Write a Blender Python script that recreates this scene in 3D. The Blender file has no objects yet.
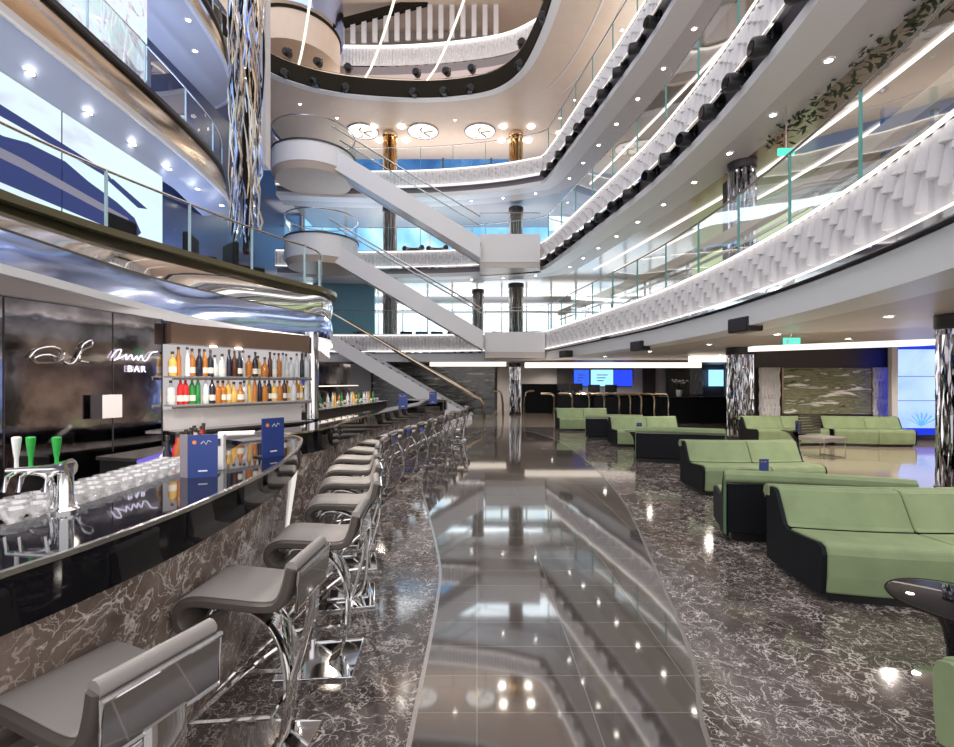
import bpy, bmesh, math, random
from mathutils import Vector, Matrix
random.seed(11)
scene = bpy.context.scene
COL = scene.collection
PI = math.pi
F = 480.0          # focal length in pixels of the 954 px frame
HC = 1.6           # camera height
HZ = 382.0         # horizon row

# ------------------------------------------------------------------ materials
def newmat(name):
    m = bpy.data.materials.new(name); m.use_nodes = True
    nt = m.node_tree; nt.nodes.clear()
    out = nt.nodes.new('ShaderNodeOutputMaterial')
    return m, nt, out
def pbr(name, col, rough=.5, metal=0., ior=1.5, coat=0., bump=0., bscale=60., var=0., vscale=3., trans=0.):
    m, nt, out = newmat(name)
    b = nt.nodes.new('ShaderNodeBsdfPrincipled')
    b.inputs['Base Color'].default_value = (*col, 1)
    b.inputs['Roughness'].default_value = rough
    b.inputs['Metallic'].default_value = metal
    b.inputs['IOR'].default_value = ior
    b.inputs['Coat Weight'].default_value = coat
    b.inputs['Coat Roughness'].default_value = .05
    b.inputs['Transmission Weight'].default_value = trans
    nt.links.new(b.outputs[0], out.inputs[0])
    if var or bump:
        tc = nt.nodes.new('ShaderNodeTexCoord')
    if var:
        n = nt.nodes.new('ShaderNodeTexNoise'); n.inputs['Scale'].default_value = vscale; n.inputs['Detail'].default_value = 4
        nt.links.new(tc.outputs['Object'], n.inputs['Vector'])
        r = nt.nodes.new('ShaderNodeValToRGB')
        r.color_ramp.elements[0].position = .3; r.color_ramp.elements[1].position = .7
        r.color_ramp.elements[0].color = (*[c*(1-var) for c in col], 1)
        r.color_ramp.elements[1].color = (*[min(1, c*(1+var)) for c in col], 1)
        nt.links.new(n.outputs[0], r.inputs[0]); nt.links.new(r.outputs[0], b.inputs['Base Color'])
    if bump:
        n2 = nt.nodes.new('ShaderNodeTexNoise'); n2.inputs['Scale'].default_value = bscale
        nt.links.new(tc.outputs['Object'], n2.inputs['Vector'])
        bp = nt.nodes.new('ShaderNodeBump'); bp.inputs['Strength'].default_value = bump; bp.inputs['Distance'].default_value = .01
        nt.links.new(n2.outputs[0], bp.inputs['Height']); nt.links.new(bp.outputs[0], b.inputs['Normal'])
    return m
def emit(name, col, s):
    m, nt, out = newmat(name)
    e = nt.nodes.new('ShaderNodeEmission'); e.inputs[0].default_value = (*col, 1); e.inputs[1].default_value = s
    nt.links.new(e.outputs[0], out.inputs[0]); return m
def glassmat(name, tint=(.93, .97, .97), refl=.16, cap=.30):
    m, nt, out = newmat(name)
    t = nt.nodes.new('ShaderNodeBsdfTransparent'); t.inputs[0].default_value = (*tint, 1)
    g = nt.nodes.new('ShaderNodeBsdfGlossy'); g.inputs['Roughness'].default_value = .02
    g.inputs[0].default_value = (1, 1, 1, 1)
    lw = nt.nodes.new('ShaderNodeLayerWeight'); lw.inputs[0].default_value = refl
    mx = nt.nodes.new('ShaderNodeMixShader')
    sc = nt.nodes.new('ShaderNodeMath'); sc.operation = 'MULTIPLY'; sc.inputs[1].default_value = cap
    nt.links.new(lw.outputs['Fresnel'], sc.inputs[0]); nt.links.new(sc.outputs[0], mx.inputs[0]); nt.links.new(t.outputs[0], mx.inputs[1]); nt.links.new(g.outputs[0], mx.inputs[2])
    nt.links.new(mx.outputs[0], out.inputs[0]); return m
def marble(name, dark, mid, vein, scale=1.6, rough=.12, ior=1.6, vw=.035, amount=1.0, slabs=None, metal=0.):
    m, nt, out = newmat(name)
    N = nt.nodes.new; L = nt.links.new
    tc = N('ShaderNodeTexCoord')
    base = N('ShaderNodeTexNoise'); base.inputs['Scale'].default_value = scale*1.3; base.inputs['Detail'].default_value = 8; base.inputs['Roughness'].default_value = .65
    L(tc.outputs['Object'], base.inputs['Vector'])
    r0 = N('ShaderNodeValToRGB'); r0.color_ramp.elements[0].position = .35; r0.color_ramp.elements[1].position = .7
    r0.color_ramp.elements[0].color = (*dark, 1); r0.color_ramp.elements[1].color = (*mid, 1)
    L(base.outputs[0], r0.inputs[0])
    d = N('ShaderNodeTexNoise'); d.inputs['Scale'].default_value = scale*2.2; d.inputs['Detail'].default_value = 5
    L(tc.outputs['Object'], d.inputs['Vector'])
    prev = r0.outputs[0]
    for k, (s, w, a) in enumerate(((scale, vw, .95), (scale*2.3, vw*.95, .75), (scale*5.2, vw*1.2, .45))):
        va = N('ShaderNodeVectorMath'); va.operation = 'MULTIPLY_ADD'
        va.inputs[1].default_value = (.9/(k+1),)*3
        va.inputs[2].default_value = (k*3.3, k*1.7, 0)
        L(d.outputs['Color'], va.inputs[0])
        ad = N('ShaderNodeVectorMath'); ad.operation = 'ADD'
        L(tc.outputs['Object'], ad.inputs[0]); L(va.outputs[0], ad.inputs[1])
        v = N('ShaderNodeTexVoronoi'); v.feature = 'DISTANCE_TO_EDGE'; v.inputs['Scale'].default_value = s
        L(ad.outputs[0], v.inputs['Vector'])
        # break the veins up with a second noise
        nb = N('ShaderNodeTexNoise'); nb.inputs['Scale'].default_value = s*1.1; nb.inputs['Detail'].default_value = 3
        L(ad.outputs[0], nb.inputs['Vector'])
        mr = N('ShaderNodeMapRange'); mr.inputs[1].default_value = .40; mr.inputs[2].default_value = .68; mr.inputs[3].default_value = 0; mr.inputs[4].default_value = w*1.9
        L(nb.outputs[0], mr.inputs[0])
        df = N('ShaderNodeMath'); df.operation = 'DIVIDE'; L(v.outputs['Distance'], df.inputs[0])
        mxx = N('ShaderNodeMath'); mxx.operation = 'MAXIMUM'; mxx.inputs[1].default_value = .0005; L(mr.outputs[0], mxx.inputs[0]); L(mxx.outputs[0], df.inputs[1])
        inv = N('ShaderNodeMath'); inv.operation = 'SUBTRACT'; inv.use_clamp = True; inv.inputs[0].default_value = 1; L(df.outputs[0], inv.inputs[1])
        mu = N('ShaderNodeMath'); mu.operation = 'MULTIPLY'; mu.inputs[1].default_value = a*amount; L(inv.outputs[0], mu.inputs[0])
        mix = N('ShaderNodeMixRGB'); mix.inputs[2].default_value = (*vein, 1)
        L(mu.outputs[0], mix.inputs[0]); L(prev, mix.inputs[1]); prev = mix.outputs[0]
    if slabs:
        br = N('ShaderNodeTexBrick'); br.offset = 0; br.squash = 1
        br.inputs['Scale'].default_value = 1; br.inputs['Brick Width'].default_value = slabs[0]; br.inputs['Row Height'].default_value = slabs[1]
        br.inputs['Mortar Size'].default_value = .003; br.inputs['Color1'].default_value = (1, 1, 1, 1); br.inputs['Color2'].default_value = (.86, .86, .86, 1); br.inputs['Mortar'].default_value = (.45, .42, .4, 1)
        L(tc.outputs['Object'], br.inputs['Vector'])
        mm = N('ShaderNodeMixRGB'); mm.blend_type = 'MULTIPLY'; mm.inputs[0].default_value = 1
        L(prev, mm.inputs[1]); L(br.outputs[0], mm.inputs[2]); prev = mm.outputs[0]
    b = N('ShaderNodeBsdfPrincipled'); b.inputs['Roughness'].default_value = rough; b.inputs['IOR'].default_value = ior; b.inputs['Metallic'].default_value = metal
    L(prev, b.inputs['Base Color']); L(b.outputs[0], out.inputs[0])
    return m
def streak(name, cols, rough=.2, rot=.6, sc=1.0):
    m, nt, out = newmat(name); N = nt.nodes.new; L = nt.links.new
    tc = N('ShaderNodeTexCoord'); mp = N('ShaderNodeMapping'); mp.inputs['Rotation'].default_value = (0, rot, 0); mp.inputs['Scale'].default_value = (sc*.7, sc, sc*4.5)
    L(tc.outputs['Object'], mp.inputs[0])
    n = N('ShaderNodeTexNoise'); n.inputs['Scale'].default_value = 1.3; n.inputs['Detail'].default_value = 7; n.inputs['Distortion'].default_value = .9; n.inputs['Roughness'].default_value = .62
    L(mp.outputs[0], n.inputs['Vector'])
    r = N('ShaderNodeValToRGB'); el = r.color_ramp.elements
    while len(el) < len(cols): el.new(.5)
    for e, (p, c) in zip(el, cols): e.position = p; e.color = (*c, 1)
    L(n.outputs[0], r.inputs[0])
    b = N('ShaderNodeBsdfPrincipled'); b.inputs['Roughness'].default_value = rough
    L(r.outputs[0], b.inputs['Base Color']); L(b.outputs[0], out.inputs[0]); return m
def tilemat():
    m, nt, out = newmat('polished_tile'); N = nt.nodes.new; L = nt.links.new
    tc = N('ShaderNodeTexCoord')
    br = N('ShaderNodeTexBrick'); br.offset = 0
    br.inputs['Scale'].default_value = 1; br.inputs['Brick Width'].default_value = .56; br.inputs['Row Height'].default_value = .29
    br.inputs['Mortar Size'].default_value = .0022
    br.inputs['Color1'].default_value = (.095, .080, .072, 1); br.inputs['Color2'].default_value = (.065, .056, .051, 1); br.inputs['Mortar'].default_value = (.24, .215, .195, 1)
    L(tc.outputs['Object'], br.inputs['Vector'])
    b = N('ShaderNodeBsdfPrincipled'); b.inputs['Roughness'].default_value = .05; b.inputs['IOR'].default_value = 2.9
    n = N('ShaderNodeTexNoise'); n.inputs['Scale'].default_value = 1.1; n.inputs['Detail'].default_value = 2
    L(tc.outputs['Object'], n.inputs['Vector'])
    bp = N('ShaderNodeBump'); bp.inputs['Strength'].default_value = .05; bp.inputs['Distance'].default_value = .02
    L(n.outputs[0], bp.inputs['Height']); L(bp.outputs[0], b.inputs['Normal'])
    L(br.outputs[0], b.inputs['Base Color']); L(b.outputs[0], out.inputs[0]); return m
def screenmat(name, cols, scale, s, dist=2., kind='noise', sc3=(1, 1, 1)):
    """picture shown on a video screen: colour bands driven by noise"""
    m, nt, out = newmat(name); N = nt.nodes.new; L = nt.links.new
    tc = N('ShaderNodeTexCoord'); mp = N('ShaderNodeMapping'); mp.inputs['Scale'].default_value = sc3
    L(tc.outputs['Object'], mp.inputs[0])
    n = N('ShaderNodeTexNoise') if kind == 'noise' else N('ShaderNodeTexWave')
    n.inputs['Scale'].default_value = scale
    if kind == 'noise': n.inputs['Detail'].default_value = 5; n.inputs['Distortion'].default_value = dist
    else: n.inputs['Distortion'].default_value = dist; n.inputs['Detail'].default_value = 3
    L(mp.outputs[0], n.inputs['Vector'])
    r = N('ShaderNodeValToRGB'); el = r.color_ramp.elements
    while len(el) < len(cols): el.new(.5)
    for e, (p, c) in zip(el, cols): e.position = p; e.color = (*c, 1)
    L(n.outputs['Color' if kind == 'noise' else 0], r.inputs[0])
    if kind == 'noise': L(n.outputs[0], r.inputs[0])
    e = N('ShaderNodeEmission'); e.inputs[1].default_value = s
    L(r.outputs[0], e.inputs[0]); L(e.outputs[0], out.inputs[0]); return m

M = {}
M['white'] = pbr('white_lacquer', (.78, .77, .78), .35)
M['bulk'] = pbr('bulkhead_paint', (.66, .63, .62), .5)
M['pleat'] = pbr('pleated_plaster', (.72, .70, .71), .45)
M['soffit'] = pbr('soffit_paint', (.56, .50, .46), .38, var=.03)
M['soffit_tan'] = pbr('soffit_tan', (.66, .53, .43), .4, var=.03)
M['soffit_brown'] = pbr('soffit_gloss_brown', (.42, .35, .29), .14, ior=1.8)
M['soffit_blue_lit'] = pbr('soffit_blue_light_tint', (.52, .60, .82), .35)  # blue light on the white soffit is partly put into its colour
M['soffit_grey'] = pbr('soffit_grey', (.60, .57, .57), .35)
M['dark'] = pbr('dark_recess', (.035, .03, .034), .4)
M['mauve'] = pbr('recess_mauve', (.27, .235, .25), .3)
M['rim'] = pbr('dark_bronze_rim', (.018, .014, .009), .7, ior=1.2)
M['black'] = pbr('black_plastic', (.012, .012, .014), .35)
M['gloss'] = pbr('black_gloss', (.005, .005, .007), .03, ior=1.36)
M['counter'] = pbr('black_glass_top', (.006, .007, .014), .03, ior=1.62)
M['chrome'] = pbr('chrome', (.80, .79, .78), .06, metal=1)
M['chrome_soft'] = pbr('brushed_steel', (.55, .53, .52), .25, metal=1)
M['mirror'] = pbr('mirror_steel', (.70, .69, .70), .04, metal=1)
M['mirror_wavy'] = pbr('mirror_wavy', (.66, .66, .68), .06, metal=1, bump=.05, bscale=1.0)
M['mirror_dark'] = pbr('smoked_mirror', (.34, .31, .31), .07, metal=1, bump=.12, bscale=5, var=.5, vscale=4)
M['mirror_blue_cast'] = pbr('blue_reflection_mirror', (.46, .60, 1.0), .12, metal=1)  # blue of a reflection put into the metal colour
M['gold'] = pbr('gold_metal', (.72, .55, .36), .18, metal=1)
M['champagne'] = pbr('champagne_metal', (.70, .58, .45), .16, metal=1)
M['tanwood'] = pbr('tan_rail', (.60, .48, .34), .5)
M['olive'] = pbr('olive_trim', (.10, .085, .045), .2)
M['leather'] = pbr('taupe_leather', (.285, .262, .248), .5, bump=.08, bscale=220)
M['leather_dk'] = pbr('taupe_leather_edge', (.085, .07, .06), .45)
M['green'] = pbr('green_velour', (.25, .32, .168), .75, var=.10, vscale=5, bump=.1, bscale=300)
M['green_dk'] = pbr('green_piping', (.10, .19, .10), .7)
M['navy'] = pbr('navy_panel', (.006, .007, .010), .55, ior=1.3)
M['seam'] = pbr('seam_thread', (.09, .14, .05), .8)
M['menu'] = pbr('menu_blue', (.02, .045, .20), .35)
M['menu_side'] = pbr('menu_side', (.22, .20, .24), .4)
M['orange'] = pbr('orange_print', (.75, .22, .06), .5)
M['print'] = pbr('white_print', (.7, .72, .8), .5)
M['paper'] = pbr('white_paper', (.78, .77, .76), .6)
M['taph_g'] = pbr('tap_green', (.02, .36, .05), .3)
M['taph_w'] = pbr('tap_white', (.8, .8, .78), .3)
M['marble_floor'] = marble('brown_marble_floor', (.062, .048, .043), (.145, .115, .103), (.76, .69, .65), scale=2.9, rough=.085, ior=1.75, vw=.029, slabs=(1.2, .6))
M['marble_bar'] = marble('brown_marble_bar', (.12, .085, .065), (.27, .205, .17), (.78, .70, .64), scale=2.7, rough=.12, ior=1.5, vw=.040, amount=.9)
M['marble_art'] = streak('streaked_artwork', [(.34, (.07, .08, .04)), (.46, (.30, .30, .17)), (.54, (.16, .15, .09)), (.62, (.95, .92, .80))], .25, -.6, 1.1)
M['marble_wall'] = streak('dark_marble_wall', [(.38, (.03, .03, .03)), (.5, (.16, .16, .15)), (.56, (.06, .06, .06)), (.66, (.50, .49, .46))], .12, -.5, .8)
M['tile'] = tilemat()
M['tilefloor'] = pbr('beige_gloss_floor', (.42, .35, .28), .08, ior=1.7)
M['glass'] = glassmat('clear_glass', (.93, .97, .975), .14)
M['glass_edge'] = pbr('green_glass_edge', (.12, .36, .33), .15)
M['glass_pale'] = pbr('pale_glass_edge', (.42, .58, .64), .15)
def glasswaremat():
    m, nt, out = newmat('glassware')
    t = nt.nodes.new('ShaderNodeBsdfTransparent'); t.inputs[0].default_value = (.97, .97, .98, 1)
    d = nt.nodes.new('ShaderNodeBsdfTranslucent'); d.inputs[0].default_value = (.95, .95, .95, 1)
    d2 = nt.nodes.new('ShaderNodeBsdfDiffuse'); d2.inputs[0].default_value = (.9, .9, .9, 1)
    g = nt.nodes.new('ShaderNodeBsdfGlossy'); g.inputs['Roughness'].default_value = .06
    def mix(f, a, b):
        x = nt.nodes.new('ShaderNodeMixShader'); x.inputs[0].default_value = f
        nt.links.new(a.outputs[0], x.inputs[1]); nt.links.new(b.outputs[0], x.inputs[2]); return x
    r = mix(.28, mix(.22, t, mix(.5, d, d2)), g)
    nt.links.new(r.outputs[0], out.inputs[0]); return m
M['glassware'] = glasswaremat()
M['led'] = emit('led_strip', (1, .93, .88), 1.7)
M['pale_glow'] = emit('pale_glow', (1, .93, .88), .62)
M['led_cool'] = emit('led_strip_cool', (.97, .95, 1.0), 1.5)
M['cove'] = emit('cove_light', (1, .88, .74), 1.15)
M['rod'] = emit('light_rod', (1, .93, .74), 1.3)
M['lamp'] = emit('downlight_lamp', (1, .93, .82), 16)
M['lamp_off'] = emit('rosette_glow', (1, .93, .88), 1.35)
M['shelf_led'] = emit('shelf_backlight', (1, .92, .93), .42)
M['purple'] = emit('purple_led', (.22, .16, .75), .7)
M['exit'] = emit('exit_green', (.10, .75, .50), 1.2)
M['blueglow'] = emit('blue_display', (.02, .05, .75), .8)
M['win'] = screenmat('daylit_window', [(.30, (.45, .72, .95)), (.48, (.85, .95, 1.0)), (.62, (1, 1, 1))], .5, 2.0, .6)
M['win_blue'] = screenmat('blue_window', [(.25, (.10, .27, .60)), (.5, (.24, .52, .88)), (.75, (.62, .84, 1.0))], .35, 1.25, .6)
M['win_dusk'] = screenmat('dusk_window', [(.3, (.03, .09, .26)), (.55, (.07, .19, .42)), (.75, (.22, .40, .66))], .8, 1.0, .8)
M['teal'] = pbr('teal_wall', (.22, .46, .56), .4)
M['wallwhite'] = pbr('wall_white', (.62, .59, .58), .4)
M['walldark'] = pbr('wall_dark', (.07, .06, .06), .3)
M['wallblue'] = pbr('wall_blue', (.055, .075, .16), .2)
M['walltan'] = pbr('wall_tan', (.55, .45, .37), .4)
M['greenery'] = pbr('leaf_green', (.035, .05, .022), .6)
M['amber'] = pbr('amber_glass', (.48, .17, .03), .1, ior=1.5)
M['brownb'] = pbr('brown_glass', (.09, .03, .015), .1)
M['redb'] = pbr('red_glass', (.55, .02, .02), .1)
M['greenb'] = pbr('green_glass', (.03, .22, .05), .1)
M['clearb'] = pbr('pale_glass', (.62, .64, .66), .08)
M['darkb'] = pbr('dark_glass', (.02, .02, .035), .08)
M['goldb'] = pbr('golden_glass', (.68, .42, .10), .1)
M['label'] = pbr('cream_label', (.75, .70, .62), .6)
M['cap'] = pbr('bottle_cap', (.04, .035, .03), .3)

# ------------------------------------------------------------------ helpers
def tag(o, label=None, cat=None, group=None, kind=None):
    if label: o['label'] = label
    if cat: o['category'] = cat
    if group: o['group'] = group
    if kind: o['kind'] = kind
    return o
def thing(name, label, cat, loc=(0, 0, 0), rz=0., group=None):
    o = bpy.data.objects.new(name, None); COL.objects.link(o)
    o.location = loc; o.rotation_euler = (0, 0, rz); o.empty_display_size = .1
    return tag(o, label, cat, group)
def dup(root, loc, rz, label=None, group=None):
    r = root.copy(); COL.objects.link(r); r.location = loc; r.rotation_euler = (0, 0, rz)
    if label: r['label'] = label
    if group: r['group'] = group
    for ch in list(root.children):
        c = ch.copy(); COL.objects.link(c); c.parent = r
        for g in list(ch.children):
            d = g.copy(); COL.objects.link(d); d.parent = c
    return r
class MB:
    def __init__(s): s.v = []; s.f = []; s.sm = []
    def add(s, vs, fs, smooth=False):
        b = len(s.v); s.v += [tuple(v) for v in vs]
        for f in fs: s.f.append(tuple(b+i for i in f)); s.sm.append(smooth)
        return s
    def box(s, c, d, rz=0., ch=0.):
        x, y, z = [k/2 for k in d]
        if ch <= 0:
            vs = [(a*x, b*y, e*z) for a in (-1, 1) for b in (-1, 1) for e in (-1, 1)]
            fs = [(0, 1, 3, 2), (4, 6, 7, 5), (0, 4, 5, 1), (2, 3, 7, 6), (0, 2, 6, 4), (1, 5, 7, 3)]
        else:
            bm = bmesh.new(); bmesh.ops.create_cube(bm, size=1)
            for v in bm.verts: v.co = Vector((v.co.x*2*x, v.co.y*2*y, v.co.z*2*z))
            bmesh.ops.bevel(bm, geom=list(bm.edges), offset=ch, segments=2, affect='EDGES', profile=.5)
            bm.verts.index_update(); vs = [tuple(v.co) for v in bm.verts]; fs = [[v.index for v in f.verts] for f in bm.faces]; bm.free()
        ca, sa = math.cos(rz), math.sin(rz)
        return s.add([(c[0]+v[0]*ca-v[1]*sa, c[1]+v[0]*sa+v[1]*ca, c[2]+v[2]) for v in vs], fs)
    def tube(s, pts, r, n=8, closed=False):
        pts = [Vector(p) for p in pts]; N = len(pts); vs = []; fs = []
        up = Vector((0, 0, 1))
        for i, p in enumerate(pts):
            a = pts[(i-1) % N] if (closed or i > 0) else p
            b = pts[(i+1) % N] if (closed or i < N-1) else p
            t = (b-a); t = t.normalized() if t.length > 1e-9 else Vector((0, 0, 1))
            u = up if abs(t.z) < .95 else Vector((1, 0, 0))
            e1 = t.cross(u).normalized(); e2 = e1.cross(t)
            rr = r[i] if isinstance(r, (list, tuple)) else r
            for k in range(n):
                an = 2*PI*k/n; vs.append(p+e1*math.cos(an)*rr+e2*math.sin(an)*rr)
        for i in range(N if closed else N-1):
            j = (i+1) % N
            for k in range(n): fs.append((i*n+k, i*n+(k+1) % n, j*n+(k+1) % n, j*n+k))
        if not closed: fs += [tuple(range(n-1, -1, -1)), tuple((N-1)*n+k for k in range(n))]
        return s.add(vs, fs, True)
    def lathe(s, prof, c=(0, 0, 0), n=16, cap=True):
        vs = []; fs = []
        for r, z in prof:
            for k in range(n):
                a = 2*PI*k/n; vs.append((c[0]+r*math.cos(a), c[1]+r*math.sin(a), c[2]+z))
        for i in range(len(prof)-1):
            for k in range(n): fs.append((i*n+k, i*n+(k+1) % n, (i+1)*n+(k+1) % n, (i+1)*n+k))
        if cap: fs += [tuple(range(n-1, -1, -1)), tuple((len(prof)-1)*n+k for k in range(n))]
        return s.add(vs, fs, True)
    def prism(s, poly, z0, z1):
        n = len(poly)
        vs = [(p[0], p[1], z0) for p in poly]+[(p[0], p[1], z1) for p in poly]
        fs = [tuple(range(n-1, -1, -1)), tuple(range(n, 2*n))]+[(i, (i+1) % n, n+(i+1) % n, n+i) for i in range(n)]
        return s.add(vs, fs)
    def prism_y(s, poly, y0, y1, ins=0.):
        """(x,z) outline pushed along y, optional rounded ends"""
        n = len(poly); cx = sum(p[0] for p in poly)/n; cz = sum(p[1] for p in poly)/n
        vs = [(p[0], y0, p[1]) for p in poly]+[(p[0], y1, p[1]) for p in poly]
        fs = [tuple(range(n)), tuple(range(2*n-1, n-1, -1))]+[(i, n+i, n+(i+1) % n, (i+1) % n) for i in range(n)]
        return s.add(vs, fs)
    def sweep(s, path, prof, closed=True, cap=True, sign=1, smooth=False):
        """prof = [(offset, z)], offset to the right of the walking direction"""
        nr = norms(path); n = len(prof); vs = []; fs = []
        for (x, y), (nx, ny) in zip(path, nr):
            for o, z in prof: vs.append((x+nx*o*sign, y+ny*o*sign, z))
        kk = n if closed else n-1
        for i in range(len(path)-1):
            for k in range(kk): fs.append((i*n+k, i*n+(k+1) % n, (i+1)*n+(k+1) % n, (i+1)*n+k))
        if closed and cap: fs += [tuple(range(n)), tuple((len(path)-1)*n+k for k in range(n-1, -1, -1))]
        return s.add(vs, fs, smooth)
    def build(s, name, mat, parent=None, label=None, kind=None, world=False, bevel=0., solid=0.):
        me = bpy.data.meshes.new(name)
        vs = s.v
        if world and parent is not None:
            l = parent.location; vs = [(v[0]-l.x, v[1]-l.y, v[2]-l.z) for v in vs]
        me.from_pydata(vs, [], s.f); me.polygons.foreach_set('use_smooth', s.sm); sharp = any(s.sm)
        bm = bmesh.new(); bm.from_mesh(me); bmesh.ops.recalc_face_normals(bm, faces=bm.faces); bm.to_mesh(me); bm.free()
        if sharp: me.set_sharp_from_angle(angle=.75)
        me.materials.append(M[mat] if isinstance(mat, str) else mat); me.update()
        o = bpy.data.objects.new(name, me); COL.objects.link(o)
        if parent is not None: o.parent = parent
        if label: o['label'] = label
        if kind: o['kind'] = kind
        if bevel:
            b = o.modifiers.new('b', 'BEVEL'); b.width = bevel; b.segments = 2; b.limit_method = 'ANGLE'; b.angle_limit = .7
        if solid:
            b = o.modifiers.new('s', 'SOLIDIFY'); b.thickness = solid; b.offset = 0
        return o
def norms(path):
    out = []
    for i in range(len(path)):
        a = path[max(0, i-1)]; b = path[min(len(path)-1, i+1)]
        dx, dy = b[0]-a[0], b[1]-a[1]; l = math.hypot(dx, dy) or 1
        out.append((dy/l, -dx/l))
    return out
def cat(pts, per=8):
    """Catmull-Rom through the points"""
    out = []; P = [Vector(p) for p in pts]
    for i in range(len(P)-1):
        p0 = P[i-1] if i else P[0]*2-P[1]; p1 = P[i]; p2 = P[i+1]; p3 = P[i+2] if i+2 < len(P) else P[-1]*2-P[-2]
        for k in range(per):
            t = k/per
            out.append(.5*((2*p1)+(p2-p0)*t+(2*p0-5*p1+4*p2-p3)*t*t+(3*p1-p0-3*p2+p3)*t**3))
    out.append(P[-1]); return [tuple(p) for p in out]
def resample(path, step):
    out = [path[0]]; acc = 0
    for a, b in zip(path, path[1:]):
        L = math.dist(a, b); d = step-acc
        while d <= L:
            t = d/L; out.append(tuple(a[k]+(b[k]-a[k])*t for k in range(len(a)))); d += step
        acc = L-(d-step)
    return out
def offset(path, d):
    return [(x+nx*d, y+ny*d) for (x, y), (nx, ny) in zip(path, norms(path))]
def arc_at(path, s):
    acc = 0
    for a, b in zip(path, path[1:]):
        L = math.dist(a, b)
        if acc+L >= s:
            t = (s-acc)/L; dx, dy = (b[0]-a[0])/L, (b[1]-a[1])/L
            return (a[0]+dx*t*L, a[1]+dy*t*L), (dx, dy)
        acc += L
    a, b = path[-2], path[-1]; L = math.dist(a, b)
    return b, ((b[0]-a[0])/L, (b[1]-a[1])/L)
def length(path): return sum(math.dist(a, b) for a, b in zip(path, path[1:]))
ORD = ['first', 'second', 'third', 'fourth', 'fifth', 'sixth', 'seventh', 'eighth', 'ninth', 'tenth', 'eleventh', 'twelfth', 'thirteenth', 'fourteenth', 'fifteenth', 'sixteenth', 'seventeenth', 'eighteenth', 'nineteenth', 'twentieth', 'twenty-first', 'twenty-second', 'twenty-third', 'twenty-fourth', 'twenty-fifth', 'twenty-sixth', 'twenty-seventh', 'twenty-eighth', 'twenty-ninth', 'thirtieth', 'thirty-first', 'thirty-second', 'thirty-third', 'thirty-fourth']
def struct(name, mb, mat, label=None, **k):
    o = mb.build(name, mat, **k); o['kind'] = 'structure'
    if label: o['label'] = label
    return o
def gx(px, Y): return (px-477)/F*Y
def gz(py, Y): return HC+(HZ-py)/F*Y

# ------------------------------------------------------------------ plan curves
RP = cat([(2.9, 1.2), (3.5, 2.6), (3.98, 4.0), (4.32, 5.56), (4.52, 7.3), (4.6, 9.4), (4.48, 12), (4.12, 14.5), (3.65, 17.3), (3.22, 19.8), (2.95, 21.1)], 8)
FP = cat([(2.95, 21.1), (1.4, 21.75), (-.6, 22.25), (-3, 22.55), (-6, 22.6), (-9.4, 22.3)], 7)
VOID = RP+FP[1:]
ROUT = [(-9.4, 30), (14, 30), (14, 1.2)]
LB = cat([(-3.2, 1.2), (-3.3, 2.5), (-3.38, 3.6), (-3.5, 4.6), (-3.62, 5.8), (-3.55, 6.8), (-3.36, 7.7), (-3.08, 8.5), (-2.92, 9.2), (-3.05, 9.9), (-3.6, 10.4), (-5, 10.6), (-7, 10.6)], 7)
LT = cat([(-4.7, 1.2), (-4.65, 2.5), (-4.6, 3.6), (-4.5, 4.7), (-4.3, 5.7), (-3.95, 6.8), (-3.6, 7.8), (-3.25, 8.6), (-2.95, 9.2), (-3.05, 10), (-3.7, 10.6), (-5, 10.8), (-7, 10.8)], 7)
L3 = cat([(-6.9, 2.5), (-6.92, 5), (-6.95, 7.5), (-7.0, 10), (-7.1, 12.2), (-7.4, 14.2), (-8.2, 15.8), (-9.6, 16.6)], 7)

# ------------------------------------------------------------------ floor
tongue = cat([(-.34, -1.5), (-.31, .5), (-.30, 2.1), (-.29, 3.5), (-.34, 4.3), (-.62, 6), (-.85, 7.4), (-.95, 9), (-.8, 11.5), (-.3, 14.5), (.6, 16.2), (1.6, 15.6), (2.15, 13.5), (2.25, 10.8), (2.15, 8.4), (1.94, 6.3), (1.52, 4.08), (1.24, 2.76), (1.02, 2.1), (.8, .6), (.7, -1.5)], 8)
struct('floor', MB().prism([(-10, -3), (14, -3), (14, 30), (-10, 30)], -.2, 0), 'marble_floor', 'brown marble floor with white veins')
struct('floor', MB().prism(tongue, .0005, .003), 'tile', 'dark polished tile tongue set into the marble floor')
tb = MB().sweep(tongue, [(-.012, .003), (.012, .003), (.012, .0045), (-.012, .0045)])
struct('trim_1', tb, 'chrome_soft', 'thin metal inlay around the dark tile tongue')
lounge = [(4.6, 8.2), (6.0, 7.4), (7.5, 6.3), (14, 6.2), (14, 14.5), (6.2, 14.5), (5.3, 11)]
struct('floor', MB().prism(lounge, .0005, .004), 'tilefloor', 'pale glossy floor of the side lounge')
struct('floor', MB().prism([(-1.2, 17.2), (3.6, 17.2), (3.6, 29.8), (-1.2, 29.8)], .0005, .003), 'tilefloor', 'pale glossy floor before the reception desks')

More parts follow.
